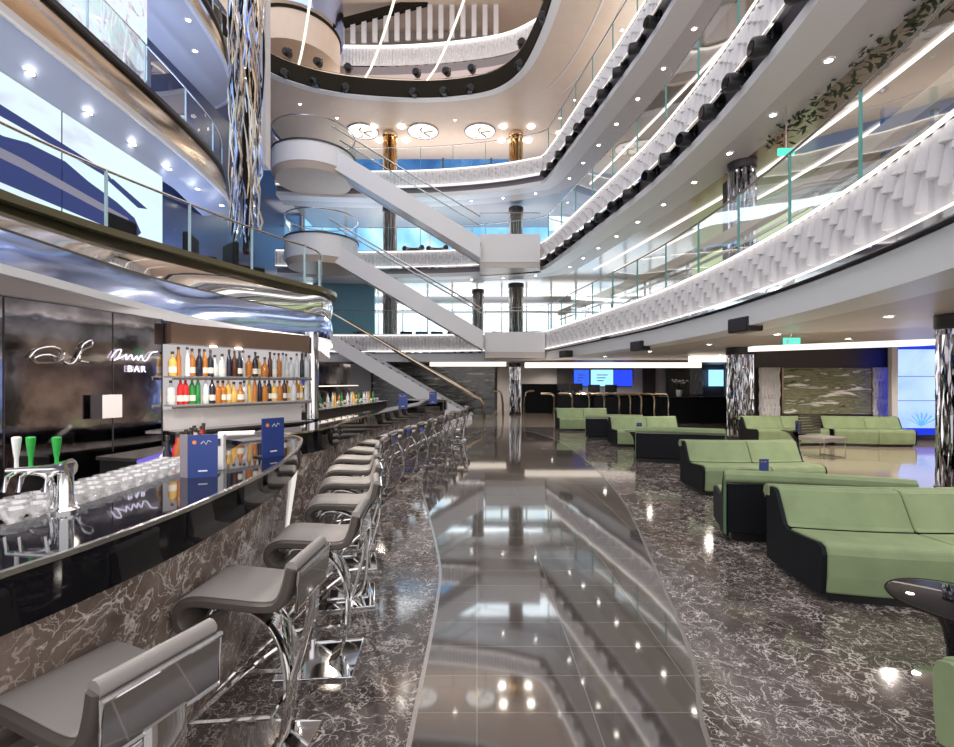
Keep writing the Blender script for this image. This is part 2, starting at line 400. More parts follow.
# ------------------------------------------------------------------ balconies
def pleats(path, z0, z1, w=.165):
    U = 6; st = resample(path, w/U); nr = norms(st); vs = []; fs = []
    T = (.12, .29, .45, .61, .77); SETS = ((1, 4), (2,), (0, 3), (1,), (4, 2), (0, 3))
    V = [0., .05]
    for t in T: V += [t-.012, t+.004, t+.085]
    V += [1.]; nv = len(V)-1
    for i, ((x, y), (nx, ny)) in enumerate(zip(st, nr)):
        col = i//U; u = i % U
        amp = (.0, .12, .72, 1., .72, .12)[u]
        tips = sorted(T[k] for k in SETS[col % 6])
        for v in V:
            low = [t for t in tips if t <= v]
            if low:
                tip = low[-1]; nx_ = [t for t in tips if t > v]; top = nx_[0] if nx_ else 1.
                p = 1-.80*(v-tip)/(top-tip)
            else: p = .22*v/tips[0]
            o = -.08*amp*p-.010*amp
            vs.append((x+nx*o, y+ny*o, z0+(z1-z0)*v))
    n = len(st); V_ = nv+1
    for i in range(n-1):
        for k in range(nv): fs.append((i*V_+k, (i+1)*V_+k, (i+1)*V_+k+1, i*V_+k+1))
    return MB().add(vs, fs, False)
def rail(root, path, z0, z1, step, postmat, sign=1, off=.12, n=None, panelmat='glass', handmat='chrome_soft', hr=.02):
    p = offset(path, off*sign); Lp = length(p); k = int(Lp/step)
    h = [(x, y, z1) for x, y in resample(p, .35)]
    MB().tube(h, hr, 6).build('handrail', handmat, root, world=True)
    st = resample(p, step)
    for i, (x, y) in enumerate(st):
        d = norms(st)[i]
        MB().box((x, y, (z0+z1)/2), (.035, .02, z1-z0), math.atan2(d[1], d[0])).build('post', postmat, root, world=True)
    for a in range(len(st)-1):
        seg = [q for q in resample(p, step/4)][a*4:a*4+5]
        if len(seg) > 1:
            MB().sweep(seg, [(0, z0+.04), (0, z1-.03)], closed=False, smooth=True).build('glass_panel', panelmat, root, world=True)
def balcony(zb, h, label, lipz, strip, postmat='glass_edge', step=1.55, rails=True):
    root = thing('balcony', label, 'balcony', (4.6, 9.4, lipz))
    sp = resample(VOID, .4)
    pleats(VOID, zb, zb+h).build('pleated_panel', 'pleat', root, label='white panel of staggered vertical pleats', world=True)
    MB().sweep(sp, [(.05, zb-.05), (.2, zb-.05), (.2, zb+h), (.05, zb+h)]).build('core', 'soffit', root, world=True)
    MB().sweep(sp, [(-.02, zb+h+.01), (.22, zb+h+.01), (.22, zb+h+.06), (-.02, zb+h+.06)]).build('top_trim', 'chrome_soft', root, world=True)
    MB().sweep(sp, [(-.055, zb+h-.022), (-.085, zb+h-.022), (-.085, zb+h+.01), (-.055, zb+h+.01)]).build('light_strip', 'led', root, label='thin lit strip along the top', world=True)
    MB().sweep(sp, [(-.03, zb-.03), (-.10, zb-.03), (-.10, zb), (-.03, zb)]).build('light_strip', 'led', root, label='thin lit strip along the bottom', world=True)
    MB().sweep(sp, [(-.11, zb-.10), (.3, zb-.10), (.3, zb-.03), (-.11, zb-.03)]).build('bottom_trim', 'mirror', root, world=True)
    MB().sweep(sp, [(.14, strip), (.3, strip), (.3, zb-.1), (.14, zb-.1)]).build('recess', 'mauve', root, label='dark recessed band for the spotlights', world=True)
    MB().sweep(sp, [(-.02, lipz), (.6, lipz), (.6, strip), (-.02, strip)]).build('lower_lip', 'white', root, label='smooth white band at the bottom', world=True)
    if rails: rail(root, VOID, zb+h+.06, zb+h+1.18, step, postmat)
    return root
balcony(3.05, .75, 'lowest right-hand balcony with broad white pleated front above the lounge', 2.55, 2.92)
balcony(7.0, .72, 'middle right-hand balcony with pleated front and dark row of spotlights', 6.5, 6.68)
balcony(10.78, .72, 'uppermost right-hand pleated balcony under the tan ceiling ring', 10.28, 10.46)
def slab(path, out, z0, z1, off, mat, label):
    p = offset(resample(path, .5), off)
    o = struct('ceiling', MB().prism(p+out, z0, z1), mat, label); return o
slab(VOID, ROUT, 2.56, 3.0, .3, 'soffit', 'ceiling over the ground floor lounge')
for z, lab in ((6.52, 'second deck'), (10.30, 'third deck')):
    slab(VOID, ROUT[:1]+[(14, 30), (14, 1.2)], z+.09, z+.4, 1.25, 'soffit_brown', 'glossy brown inner ceiling of the '+lab)
    pr = offset(resample(VOID, .4), .3); po = offset(resample(VOID, .4), 1.35)
    mb = MB().sweep(resample(VOID, .4), [(.3, z), (1.35, z), (1.35, z+.12), (.3, z+.12)])
    struct('ceiling', mb, 'soffit_grey', 'pale grey soffit of the '+lab)
# inner light lines on right decks
for k, (z, o) in enumerate(((6.59, 2.2), (6.59, 3.2), (10.37, 2.0))):
    struct('trim_%d' % (k+2), MB().sweep(resample(RP, .5), [(o, z-.02), (o+.07, z-.02), (o+.07, z+.01), (o, z+.01)]), 'led', 'thin light line in the ceiling')
# tan leaning rail on second deck
rt = thing('leaning_rail', 'long tan leaning rail behind the glass of the lowest right balcony', 'rail', (5.2, 9.4, 3.9))
q = offset(resample(RP, .4), .62)
MB().sweep(q, [(-.09, 4.50), (.10, 4.50), (.10, 4.72), (-.09, 4.72)]).build('ledge', 'tanwood', rt, world=True)
MB().sweep(q, [(-.02, 4.30), (.02, 4.30), (.02, 4.36), (-.02, 4.36)]).build('under_bar', 'champagne', rt, world=True)
for x, y in resample(q, 2.2): MB().box((x, y, 3.75), (.05, .05, 1.5)).build('support', 'chrome_soft', rt, world=True)
# ground floor fascia fittings
def speaker(px, py, Y, s, label, ang):
    X = gx(px, Y); Z = gz(py, Y)
    t = thing('loudspeaker', label, 'loudspeaker', (X, Y, Z), ang, 'black loudspeakers under the lowest balcony')
    MB().box((0, 0, 0), (.34*s, .62*s, .30*s), 0, .03*s).build('cabinet', 'black', t)
    MB().box((-.175*s, 0, 0), (.02, .54*s, .24*s)).build('grille', 'dark', t)
    MB().box((.25*s, 0, .03), (.18*s, .08*s, .06*s)).build('bracket', 'black', t)
speaker(745, 325, 8.3, .85, 'largest black loudspeaker, on white fascia above the seating', .15)
speaker(640, 346, 12.9, .85, 'middle black loudspeaker of three on the white fascia', .25)
speaker(566, 354, 17.8, .85, 'farthest, smallest black loudspeaker on the white fascia', .35)
vt = thing('air_vent', 'small dark square vent grille on the white fascia', 'vent', (gx(845, 5.9)+.0, 5.9, 2.71), .1)
MB().box((0, 0, 0), (.02, .18, .14)).build('grille', 'dark', vt); MB().box((.006, 0, 0), (.02, .21, .17)).build('frame', 'chrome_soft', vt)

# ------------------------------------------------------------------ spotlights
spot0 = None
def spot(x, y, z, rz, label, group):
    global spot0
    if spot0 is None:
        t = thing('spotlight', label, 'spotlight', (x, y, z), rz, group)
        MB().tube([(-.24, 0, -.03), (-.21, 0, -.03), (.13, 0, .02), (.18, 0, .03)], [.13, .15, .14, .09], 12).build('body', 'black', t)
        MB().tube([(-.252, 0, -.03), (-.242, 0, -.03)], .11, 12).build('lens', 'gloss', t)
        MB().tube([(0, -.17, -.02), (0, -.17, .14), (0, .17, .14), (0, .17, -.02)], .02, 6).build('yoke', 'black', t)
        MB().box((.05, 0, .18), (.16, .13, .09), 0, .01).build('base', 'black', t)
        spot0 = t
    else:
        dup(spot0, (x, y, z), rz, label, group)
for nm, z, ss in (('middle', 6.80, [5.4+.98*i for i in range(17)]), ('uppermost', 10.58, [9+1.0*i for i in range(12)])):
    for i, s in enumerate(ss):
        (x, y), (dx, dy) = arc_at(VOID, s+random.uniform(-.1, .1))
        nx, ny = dy, -dx
        spot(x-nx*.05, y-ny*.05, z, math.atan2(ny, nx)+random.uniform(-.5, .5), '%s black spotlight from the near end under the %s right balcony' % (ORD[i], nm), 'spotlights under the %s balcony' % nm)

# ------------------------------------------------------------------ top ceiling ring with opening
HP = cat([(2.7, 9), (2.62, 12), (2.45, 15.2), (2.2, 17.2), (1.75, 18.9), (.96, 20.0), (-.3, 20.55), (-2.5, 20.8), (-5.4, 20.5), (-7.3, 19.8), (-8.5, 18.6), (-9.2, 16), (-9.4, 12), (-9.4, 9)], 7)
Z5 = 13.9
struct('ceiling', MB().prism(HP+[(-13, 9), (-13, 27.5), (13, 27.5), (13, 9)], Z5, Z5+.3), 'soffit_tan', 'tan ceiling ring around the top opening')
rim = thing('opening_rim', 'dark curved rim around the opening in the tan ceiling', 'rim', (0, 20.5, Z5))
MB().sweep(HP, [(-.02, Z5-.03), (.28, Z5-.03), (.28, Z5+.0), (-.02, Z5+.0)]).build('lower_lip', 'white', rim, world=True)
MB().sweep(HP, [(-.06, Z5+.02), (.05, Z5+.02), (.05, Z5+.72), (-.06, Z5+.72)]).build('band', 'rim', rim, world=True)
MB().tube([(x, y, Z5+.76) for x, y in HP], .06, 6).build('top_rail', 'champagne', rim, world=True)
for i, (px, py, yy) in enumerate([(288, 78, 0), (317, 83, 0), (348, 90, 0), (417, 92, 0), (446, 91, 0), (470, 87, 0), (519, 47, 0), (526, 20, 0)]):
    # find the place on the rim seen in that column
    best = min(resample(HP, .1), key=lambda p: abs(477+F*p[0]/p[1]-px)+abs(HZ-F*(Z5+.2-HC)/p[1]-py)*.6)
    spot(best[0]-.05, best[1]-.18, Z5+.1, -PI/2+random.uniform(-.4, .4)+PI, '%s spotlight from the left hanging below the dark ceiling rim' % ORD[i], 'spotlights on the ceiling rim')
    spot(best[0]+.05, best[1]-.1, Z5+1.0, PI/2+random.uniform(-.4, .4), '%s spotlight from the left standing above the dark ceiling rim' % ORD[i], 'spotlights on the ceiling rim')
# tan light coves on the right of the ring
for k, o in enumerate((1.6, 2.3)):
    struct('trim_%d' % (k+6), MB().sweep(resample(HP, .5)[:22], [(o, Z5-.02), (o+.06, Z5-.02), (o+.06, Z5+.01), (o, Z5+.01)]), 'pleat', 'thin pale groove line in the tan ceiling')
# light rods crossing the opening
for i, (a, b) in enumerate((((297, 70), (311, -6)), ((362, 83), (396, -6)), ((425, 83), (466, -6)))):
    pts = []
    for t in range(7):
        u = t/6; zz = 14.65+u*.25; py = a[1]+(b[1]-a[1])*u; px = a[0]+(b[0]-a[0])*(u**.75)
        Y = F*(zz-HC)/(HZ-py); pts.append((gx(px, Y), Y, zz))
    o = MB().tube(pts, .045, 6).build('light_rod', 'rod')
    tag(o, ('leftmost', 'middle', 'rightmost')[i]+' of the three bright light rods across the ceiling opening', 'light', 'light rods across the ceiling opening')
# ring lamps in the ceiling
def rosette(px, label):
    Y = 23.5; t = thing('rosette_light', label, 'ceiling light', (gx(px, Y), Y, Z5-.05), 0, 'round rosette lights in the tan ceiling')
    MB().lathe([(.05, .045), (.70, .045), (.72, 0), (.62, -.02), (.05, -.02)], n=28).build('diffuser', 'lamp_off', t)
    MB().tube([(.74*math.cos(a*PI/16), .74*math.sin(a*PI/16), .01) for a in range(32)], .03, 6, True).build('rim', 'chrome_soft', t)
    for k in range(5):
        an = k*2*PI/5+.5
        MB().tube([(.06*math.cos(an), .06*math.sin(an), -.05), (.38*math.cos(an+.2), .38*math.sin(an+.2), -.1), (.5*math.cos(an+.5), .5*math.sin(an+.5), -.05)], .035, 5).build('petal', 'gold', t)
rosette(363, 'round rosette ceiling light left of the gold column')
rosette(423, 'round rosette ceiling light just right of the left gold column')
rosette(480, 'round rosette ceiling light left of the right gold column')

# ------------------------------------------------------------------ deck above the opening
struct('ceiling', MB().prism([(-13, 18.5), (13, 18.5), (13, 29), (-13, 29)], 20.6, 20.9), 'soffit_tan', 'tan ceiling high above the opening')
struct('wall_back', MB().box((0, 28.5, 17.4), (26, .3, 6.4)), 'walltan', 'tan back wall above the opening')
tp = thing('balcony', 'pale pleated balcony glimpsed through the ceiling opening', 'balcony', (-1, 24, 16.5))
P6 = cat([(3.2, 21.8), (1.5, 23), (-1, 23.6), (-4, 23.9), (-7, 23.9)], 8)
pleats(P6, 17.35, 18.25).build('pleated_panel', 'pleat', tp, world=True)
MB().sweep(P6, [(-.1, 18.25), (.2, 18.25), (.2, 18.32), (-.1, 18.32)]).build('light_strip', 'led', tp, world=True)
MB().sweep(P6, [(.0, 16.9), (3.5, 16.9), (3.5, 17.3), (.0, 17.3)]).build('soffit', 'mauve', tp, world=True)
dr = thing('curved_landing', 'tan drum-shaped landing seen through the ceiling opening at left', 'landing', (-8.4, 22.2, 15.9))
MB().lathe([(2.0, .2), (2.0, 1.5), (1.9, 1.55)], n=40).build('drum_wall', 'soffit_tan', dr)
MB().lathe([(2.06, 1.5), (2.06, 1.62)], n=40).build('rim_rail', 'rim', dr)
MB().lathe([(2.15, 1.7), (2.15, 3.3)], n=40, cap=False).build('glass_band', 'mirror_blue_cast', dr)
sl = thing('slatted_stair', 'underside of a slatted staircase behind the ceiling opening', 'stairs', (-3.5, 24.5, 17.5))
for k in range(15):
    px = 342+k*11; Y = 24.2; z0 = gz(44-k*.6, Y); z1 = gz(22-k*3.4, Y)
    MB().box((gx(px, Y), Y, (z0+z1)/2), (.24, .10, abs(z1-z0)), 0).build('slat', 'pleat', sl, world=True)
MB().add([(gx(333, 24), 24, gz(27, 24)), (gx(333, 24), 24, gz(20, 24)), (gx(500, 24), 24, gz(-24, 24)), (gx(500, 24), 24, gz(-17, 24)),
          (gx(333, 24), 24.3, gz(27, 24)), (gx(333, 24), 24.3, gz(20, 24)), (gx(500, 24), 24.3, gz(-24, 24)), (gx(500, 24), 24.3, gz(-17, 24))],
         [(0, 1, 2, 3), (4, 7, 6, 5), (0, 3, 7, 4), (1, 5, 6, 2), (0, 4, 5, 1), (3, 2, 6, 7)]).build('stringer', 'rim', sl, world=True)
pb = MB().box((gx(410, 26), 26, 18.9), (9, .2, 3.2)).build('mirror_panel', 'mirror_wavy'); tag(pb, 'wavy mirrored panel behind the slatted stair at the top', 'panel')

# ------------------------------------------------------------------ back: windows and walls
struct('wall_back', MB().box((0, 30.1, 2.4), (28, .2, 5.0)), 'wallwhite', 'back wall of the ground floor')
struct('wall_right', MB().box((14, 14, 8), (.2, 32, 16)), 'walltan', 'tan right wall')
struct('wall_left', MB().box((-10, 14, 8), (.2, 34, 16.5)), 'wallblue', 'dark blue left wall')
def window(n, x0, x1, y, z0, z1, mat, cols, rows, frame='white', label=''):
    o = struct('window_%d' % n, MB().box(((x0+x1)/2, y+.12, (z0+z1)/2), (x1-x0, .04, z1-z0)), mat, label)
    m = MB()
    for i in range(cols+1):
        x = x0+(x1-x0)*i/cols; m.box((x, y, (z0+z1)/2), (.09, .1, z1-z0))
    for r in rows: m.box(((x0+x1)/2, y, r), (x1-x0, .12, .14))
    f = m.build('window_frame', frame, o); f['kind'] = 'structure'
window(1, -9.8, 14, 27.2, 3.3, 7.5, 'win', 17, [3.4, 5.55, 7.45], 'wallwhite', 'tall daylit windows behind the second deck')
window(2, -9.8, 14, 27.2, 7.9, 11.2, 'win_blue', 10, [8.0, 11.1], 'wallwhite', 'blue windows behind the third deck')
window(3, -9.8, 14, 26.4, 11.6, 13.9, 'win_dusk', 9, [11.7], 'walldark', 'dusky blue windows behind the top deck')
# second deck back: white beam and low seats silhouettes
bm_ = MB().box((2, 25.8, 6.0), (20, .5, .35)).build('cross_beam', 'soffit_grey'); tag(bm_, 'long pale cross beam in front of the daylit windows', 'beam')
wt = MB().box((-6.9, 25.0, 5.2), (3.2, .3, 4.4)).build('wall_back', 'teal'); wt['kind'] = 'structure'; wt['label'] = 'teal wall beside the daylit windows'
chair_px = [(358, 'dark'), (406, 'navy'), (422, 'wallblue'), (438, 'dark'), (455, 'navy'), (500, 'wallblue')]
for i, (px, mt) in enumerate(chair_px):
    Y = 24.0; t = thing('armchair', '%s dark armchair from the left before the daylit windows' % ORD[i], 'chair', (gx(px, Y), Y, 3.005), .1*i, 'armchairs on the second deck')
    MB().box((0, 0, .42), (.62, .6, .2), 0, .04).build('seat', mt, t)
    MB().box((0, .27, .8), (.62, .12, .7), 0, .04).build('backrest', mt, t)
    for sx in (-1, 1):
        MB().box((sx*.33, 0, .5), (.08, .56, .36), 0, .02).build('armrest', mt, t)
        for sy in (-1, 1): MB().box((sx*.26, sy*.24, .16), (.04, .04, .32)).build('leg', 'chrome_soft', t)
arm_ = [o for o in COL.objects if o.name.startswith('armchair') and o.parent is None][1]
for i, (x, y, r) in enumerate(((-5.3, 9.4, 1.8), (-5.9, 8.3, 1.5), (-4.9, 10.1, 2.4))):
    dup(arm_, (x, y, 3.3), r, '%s dark armchair behind the left glass balustrade, below the large screen' % ('middle', 'left', 'right')[i], 'armchairs on the left second deck')
for i, px in enumerate((413, 437)):
    Y = 23.6; t = thing('round_armchair', ('left', 'right')[i]+' round dark chair behind the third deck balcony', 'chair', (gx(px, Y), Y, 7.45), 0, 'round chairs on the third deck')
    MB().lathe([(.30, 0), (.42, .1), (.42, .42), (.30, .46)], n=16).build('seat', 'wallblue', t)
    MB().tube([(.45*math.cos(a), .45*math.sin(a), .75) for a in [k*PI/8-.2 for k in range(9)]], .13, 8).build('backrest', 'dark', t)

# ------------------------------------------------------------------ columns
def ribbed(r, h, seed, n=44, mat='mirror'):
    rnd = random.Random(seed); prof = []; vs = []; fs = []
    hs = [0, h]; m = n*2
    rr = [r*(1 if k % 2 else rnd.uniform(.74, .9)) for k in range(m)]
    rows = 9
    for j in range(rows+1):
        z = h*j/rows
        for k in range(m):
            a = 2*PI*(k+.35*math.sin(j*1.7+k))/m; q = rr[k]*(1+.04*math.sin(j*2.3+k*1.9))
            vs.append((q*math.cos(a), q*math.sin(a), z))
    for j in range(rows):
        for k in range(m): fs.append((j*m+k, j*m+(k+1) % m, (j+1)*m+(k+1) % m, (j+1)*m+k))
    return MB().add(vs, fs)
def column(px, Y, z0, z1, r, label, mat='mirror', top=None, seed=1, capm='dark'):
    t = thing('column', label, 'column', (gx(px, Y), Y, z0))
    ribbed(r, z1-z0, seed).build('shaft', mat, t)
    MB().lathe([(r*1.08, 0), (r*1.08, .10), (r, .12)], n=24).build('base', 'dark', t)
    MB().lathe([(r*1.02, -.001), (r*1.08, .02), (r*1.08, .2)], (0, 0, z1-z0-.2), n=24).build('cap', capm, t)
    return t
column(515, 24.0, 0, 2.55, .27, 'slim chrome column at the far end near the reception', seed=2)
column(740, 13.3, 0, 2.55, .33, 'chrome rippled column between the sofas and the side lounge', seed=3)
column(963, 6.75, 0, 2.55, .28, 'chrome rippled column at the right edge by the blue screen', seed=5)
for i, px in enumerate((390, 516)):
    s = ('left', 'right')[i]
    Y = 23.75
    t = column(px, Y, 11.4, Z5-.01, .34, s+' gold ribbed column under the tan ceiling', 'gold', seed=7+i, capm='gold')
    column(px, Y, 7.2, 10.2, .34, s+' grey ribbed column on the third deck', 'chrome_soft', seed=9+i)
    column(px, Y, 3.0, 6.45, .36, s+' mirrored column before the daylit windows', 'chrome_soft', seed=11+i)
    for k in range(4):
        a = PI/4+k*PI/2
        o = MB().lathe([(.16, 0), (.16, .03), (.04, .05)], (gx(px, Y)+.95*math.cos(a), Y+.95*math.sin(a), Z5-.05), 12).build('downlight', 'lamp')
        tag(o, '%s of four bright downlights around the %s gold column' % (('far right', 'far left', 'near left', 'near right')[k], s), 'ceiling light', 'downlights round the gold columns')
column(478, 25, 3.0, 6.4, .3, 'third slim column standing deeper before the daylit windows', 'chrome_soft', seed=15)
column(742, 10.8, 3.0, 6.55, .28, 'blue-grey mirrored column on the second deck at right', 'mirror_wavy', seed=16)

# ------------------------------------------------------------------ stairs
def stair(x0, z0, x1, z1, ya, yb, h, label, n=17, hand='chrome_soft', mat='white', glass=True, mid=False):
    t = thing('staircase', label, 'stairs', (x1, ya, z1-h))
    for y in (ya, yb-.08):
        MB().prism_y([(x0, z0-h), (x1, z1-h), (x1, z1), (x0, z0)], y, y+.08).build('stringer', mat, t, world=True)
    dx = (x1-x0)/n; dz = (z1-z0)/n
    for k in range(n):
        x = x0+dx*k; z = z0+dz*(k+.6)-h*.35
        MB().box((x+dx/2, (ya+yb)/2, z), (dx*1.1, yb-ya-.18, .05)).build('tread', 'dark', t, world=True)
        MB().box((x+dx*.95, (ya+yb)/2, z+dz/2), (.03, yb-ya-.18, abs(dz))).build('riser', 'chrome_soft', t, world=True)
    for y in (ya+.04, yb-.04):
        if glass: MB().add([(x0, y, z0), (x1, y, z1), (x1, y, z1+.85), (x0, y, z0+.85)], [(0, 1, 2, 3)]).build('glass_panel', 'glass', t, world=True)
        MB().tube([(x0, y, z0+.9), (x1, y, z1+.9)], .035, 8).build('handrail', hand, t, world=True)
    MB().prism_y([(x0, z0-h*.95), (x1, z1-h*.95), (x1, z1-h*.8), (x0, z0-h*.8)], ya+.09, yb-.09).build('soffit', 'soffit_grey', t, world=True)
    return t
stair(-6.1, 11.45, .15, 7.65, 20.1, 21.4, .85, 'upper white staircase descending to the middle landing')
stair(-6.2, 7.55, .25, 3.75, 20.1, 21.4, .80, 'middle white staircase crossing in front of the daylit windows')
stair(-6.1, 3.6, -.2, .15, 20.1, 22.6, .62, 'lowest wide staircase with gold handrails down to the ground floor', hand='champagne', glass=False)
rl = thing('stair_rail', 'gold-toned double handrail at the foot of the lowest staircase', 'handrail', (.6, 22, 0))
for y in (20.5, 22.2):
    MB().tube([(-3.6, y, 3.0), (-1.2, y, 1.6), (-.2, y, 1.0), (.15, y, .85), (.3, y, .6), (.33, y, 0)], .06, 8).build('rail_bar', 'champagne', rl, world=True)
def landing(px0, px1, Y, z0, z1, label):
    xa, xb = gx(px0, Y), gx(px1, Y); t = thing('landing', label, 'landing', ((xa+xb)/2, Y, z0))
    pts = [(xa, Y), (xb, Y), (xb+.15, Y+.9), (xa, Y+1.6)]
    MB().prism(pts, z0, z1).build('front_panel', 'white', t, world=True)
    MB().prism([(p[0], p[1]+.02) for p in pts], z0-.25, z0).build('underside', 'soffit', t, world=True)
    MB().tube([(xa, Y, z1+.9), (xb, Y, z1+.9)], .025, 6).build('handrail', 'chrome_soft', t, world=True)
    MB().add([(xa, Y+.02, z1), (xb, Y+.02, z1), (xb, Y+.02, z1+.88), (xa, Y+.02, z1+.88)], [(0, 1, 2, 3)]).build('glass_panel', 'glass', t, world=True)
landing(480, 540, 20.6, gz(262, 20.6), gz(234, 20.6), 'white landing panel at the foot of the upper staircase')
landing(485, 545, 20.6, gz(352, 20.6), gz(332, 20.6), 'white landing panel at the foot of the middle staircase')
def drum(px, Y, r, zt, zb, label, cone):
    t = thing('curved_landing', label, 'landing', (gx(px, Y), Y, zb-cone))
    MB().lathe([(r, cone), (r, cone+zt-zb)], n=48).build('drum_front', 'white', t)
    MB().lathe([(r*.90, 0), (r*.985, cone)], n=48).build('underside', 'soffit_tan', t)
    MB().lathe([(r+.01, cone+zt-zb), (r+.04, cone+zt-zb), (r+.04, cone+zt-zb+.07), (r+.01, cone+zt-zb+.07)], n=48, cap=False).build('rim', 'dark', t)
    MB().lathe([(r, cone+zt-zb+.07), (r, cone+zt-zb+1.0)], n=48, cap=False).build('glass_panel', 'glass', t)
    MB().tube([(r*math.cos(k*PI/16), r*math.sin(k*PI/16), cone+zt-zb+1.02) for k in range(32)], .025, 6, True).build('handrail', 'chrome_soft', t)
drum(314, 21.2, 1.75, gz(141, 19.6), gz(161, 19.6), 'curved white landing at the head of the upper staircase', .25)
drum(322, 21.2, 1.55, gz(232, 19.6), gz(254, 19.6), 'curved white landing at the head of the middle staircase', .25)

# ------------------------------------------------------------------ left side
def ruled(pa, za, pb, zb, steps=6, curve=0.):
    n = min(len(pa), len(pb)); vs = []; fs = []
    for i in range(n):
        for k in range(steps+1):
            t = k/steps; c = curve*math.sin(t*PI)
            vs.append((pa[i][0]+(pb[i][0]-pa[i][0])*t+c, pa[i][1]+(pb[i][1]-pa[i][1])*t, za+(zb-za)*t))
    s = steps+1
    for i in range(n-1):
        for k in range(steps): fs.append((i*s+k, (i+1)*s+k, (i+1)*s+k+1, i*s+k+1))
    return MB().add(vs, fs, True)
lb = thing('balcony', 'left balcony with curved mirrored front above the bar', 'balcony', (-3.6, 6, 2.5))
def midp(a, b, t): return [(p[0]+(q_[0]-p[0])*t, p[1]+(q_[1]-p[1])*t) for p, q_ in zip(a, b)]
MIDP = midp(LB, LT, .42)
ruled(LB, 2.42, MIDP, 2.86, 4, .05).build('lower_mirror', 'mirror_blue_cast', lb, label='lower mirror band with a blue reflection painted in', world=True)
ruled(MIDP, 2.86, LT, 3.30, 4, .04).build('upper_mirror', 'mirror_wavy', lb, label='wavy upper mirror band', world=True)
MB().tube([(x, y, 2.86) for x, y in MIDP], .012, 6).build('joint_trim', 'olive', lb, world=True)
MB().sweep(LT, [(-.05, 3.30), (.12, 3.30), (.12, 3.38), (-.05, 3.38)]).build('top_trim', 'olive', lb, world=True)
MB().sweep(LB, [(-.06, 2.36), (.03, 2.36), (.03, 2.43), (-.06, 2.43)]).build('bottom_trim', 'white', lb, world=True)
MB().sweep(LB[50:76], [(.02, 2.30), (.05, 2.30), (.05, 2.36), (.02, 2.36)]).build('light_strip', 'led_cool', lb, label='lit strip under the rounded prow', world=True)
MB().sweep(LB[46:78], [(-.25, 2.10), (.0, 2.10), (.0, 2.37), (-.25, 2.37)]).build('prow_skirt', 'white', lb, world=True)
MB().sweep(offset(LT, -.35), [(-.05, 3.33), (.3, 3.33), (.3, 3.37), (-.05, 3.37)]).build('deck_ledge', 'tanwood', lb, world=True)
rail(lb, LT[:66], 3.38, 4.15, 1.15, 'glass_pale', sign=-1, off=.18, handmat='chrome_soft', hr=.018)
struct('floor', MB().prism(offset(resample(LT, .5), -.3)+[(-9.8, 10.8), (-9.8, 1.2)], 3.0, 3.3), 'soffit_grey', 'second deck floor at left')
def lbalc(zb, label, zt):
    t = thing('balcony', label, 'balcony', (-7, 9, zb))
    ruled(L3, zb, offset(L3, -.22), zt, 5, .06).build('mirror_front', 'champagne', t, world=True)
    MB().sweep(L3, [(-.05, zb-.05), (.03, zb-.05), (.03, zb), (-.05, zb)]).build('bottom_trim', 'white', t, world=True)
    MB().sweep(offset(L3, -.22), [(-.05, zt), (.08, zt), (.08, zt+.1), (-.05, zt+.1)]).build('top_trim', 'dark', t, world=True)
    rail(t, L3, zt+.1, zt+1.05, 1.6, 'glass_pale', sign=-1, off=.25)
    struct('ceiling', MB().prism(L3+[(-9.9, 16.6), (-9.9, 2.5)], zb-.02, zb+.15), 'soffit_grey', 'blue-lit soffit at left')
lbalc(7.0, 'middle left balcony with champagne mirrored front', 7.95)
lbalc(10.9, 'upper left balcony with champagne mirrored front', 11.9)
INN = cat([(-7.32, 2.5), (-7.32, 7), (-7.34, 10.9), (-7.6, 12.6), (-8.0, 14.2), (-8.8, 15.4), (-9.8, 16.0)], 8)
for zb_ in (7.0,):
    mb_ = ruled(resample(L3, .25)[:56], zb_-.03, resample(INN, .25)[:56], zb_-.66, 3)
    struct('ceiling', mb_, 'soffit_blue_lit', 'sloped soffit tinted for blue light above the large screen at left')
# video screens
M['scr1'] = screenmat('screen_picture_street', [(.30, (.62, .66, .80)), (.42, (.78, .90, .98)), (.55, (.80, 1.0, 1.0))], .8, .78, .7, sc3=(1, .55, 1.5))
M['scr2'] = screenmat('screen_picture_marble', [(.33, (.35, .36, .45)), (.42, (.80, .80, .88)), (.60, (.72, .95, 1.0))], 1.6, .85, 2.2)
def screen(y0, y1, z0, z1, x, mat, label):
    t = thing('video_screen', label, 'screen', (x, (y0+y1)/2, z0))
    MB().box((0, 0, (z1-z0)/2), (.08, y1-y0, z1-z0)).build('display', mat, t)
    MB().box((-.06, 0, (z1-z0)/2), (.08, y1-y0+.1, z1-z0+.08)).build('housing', 'black', t)
    for k in range(1, 3): MB().box((.042, (y1-y0)*(k/3-.5), (z1-z0)/2), (.006, .02, z1-z0)).build('joint', 'wallblue', t)
    return t
screen(3.0, 11.0, 4.55, 6.30, -7.25, 'scr1', 'large bright video screen on the left wall above the bar')
screen(3.0, 11.0, 8.5, 10.7, -7.6, 'scr2', 'upper bright video screen with mottled picture at top left')
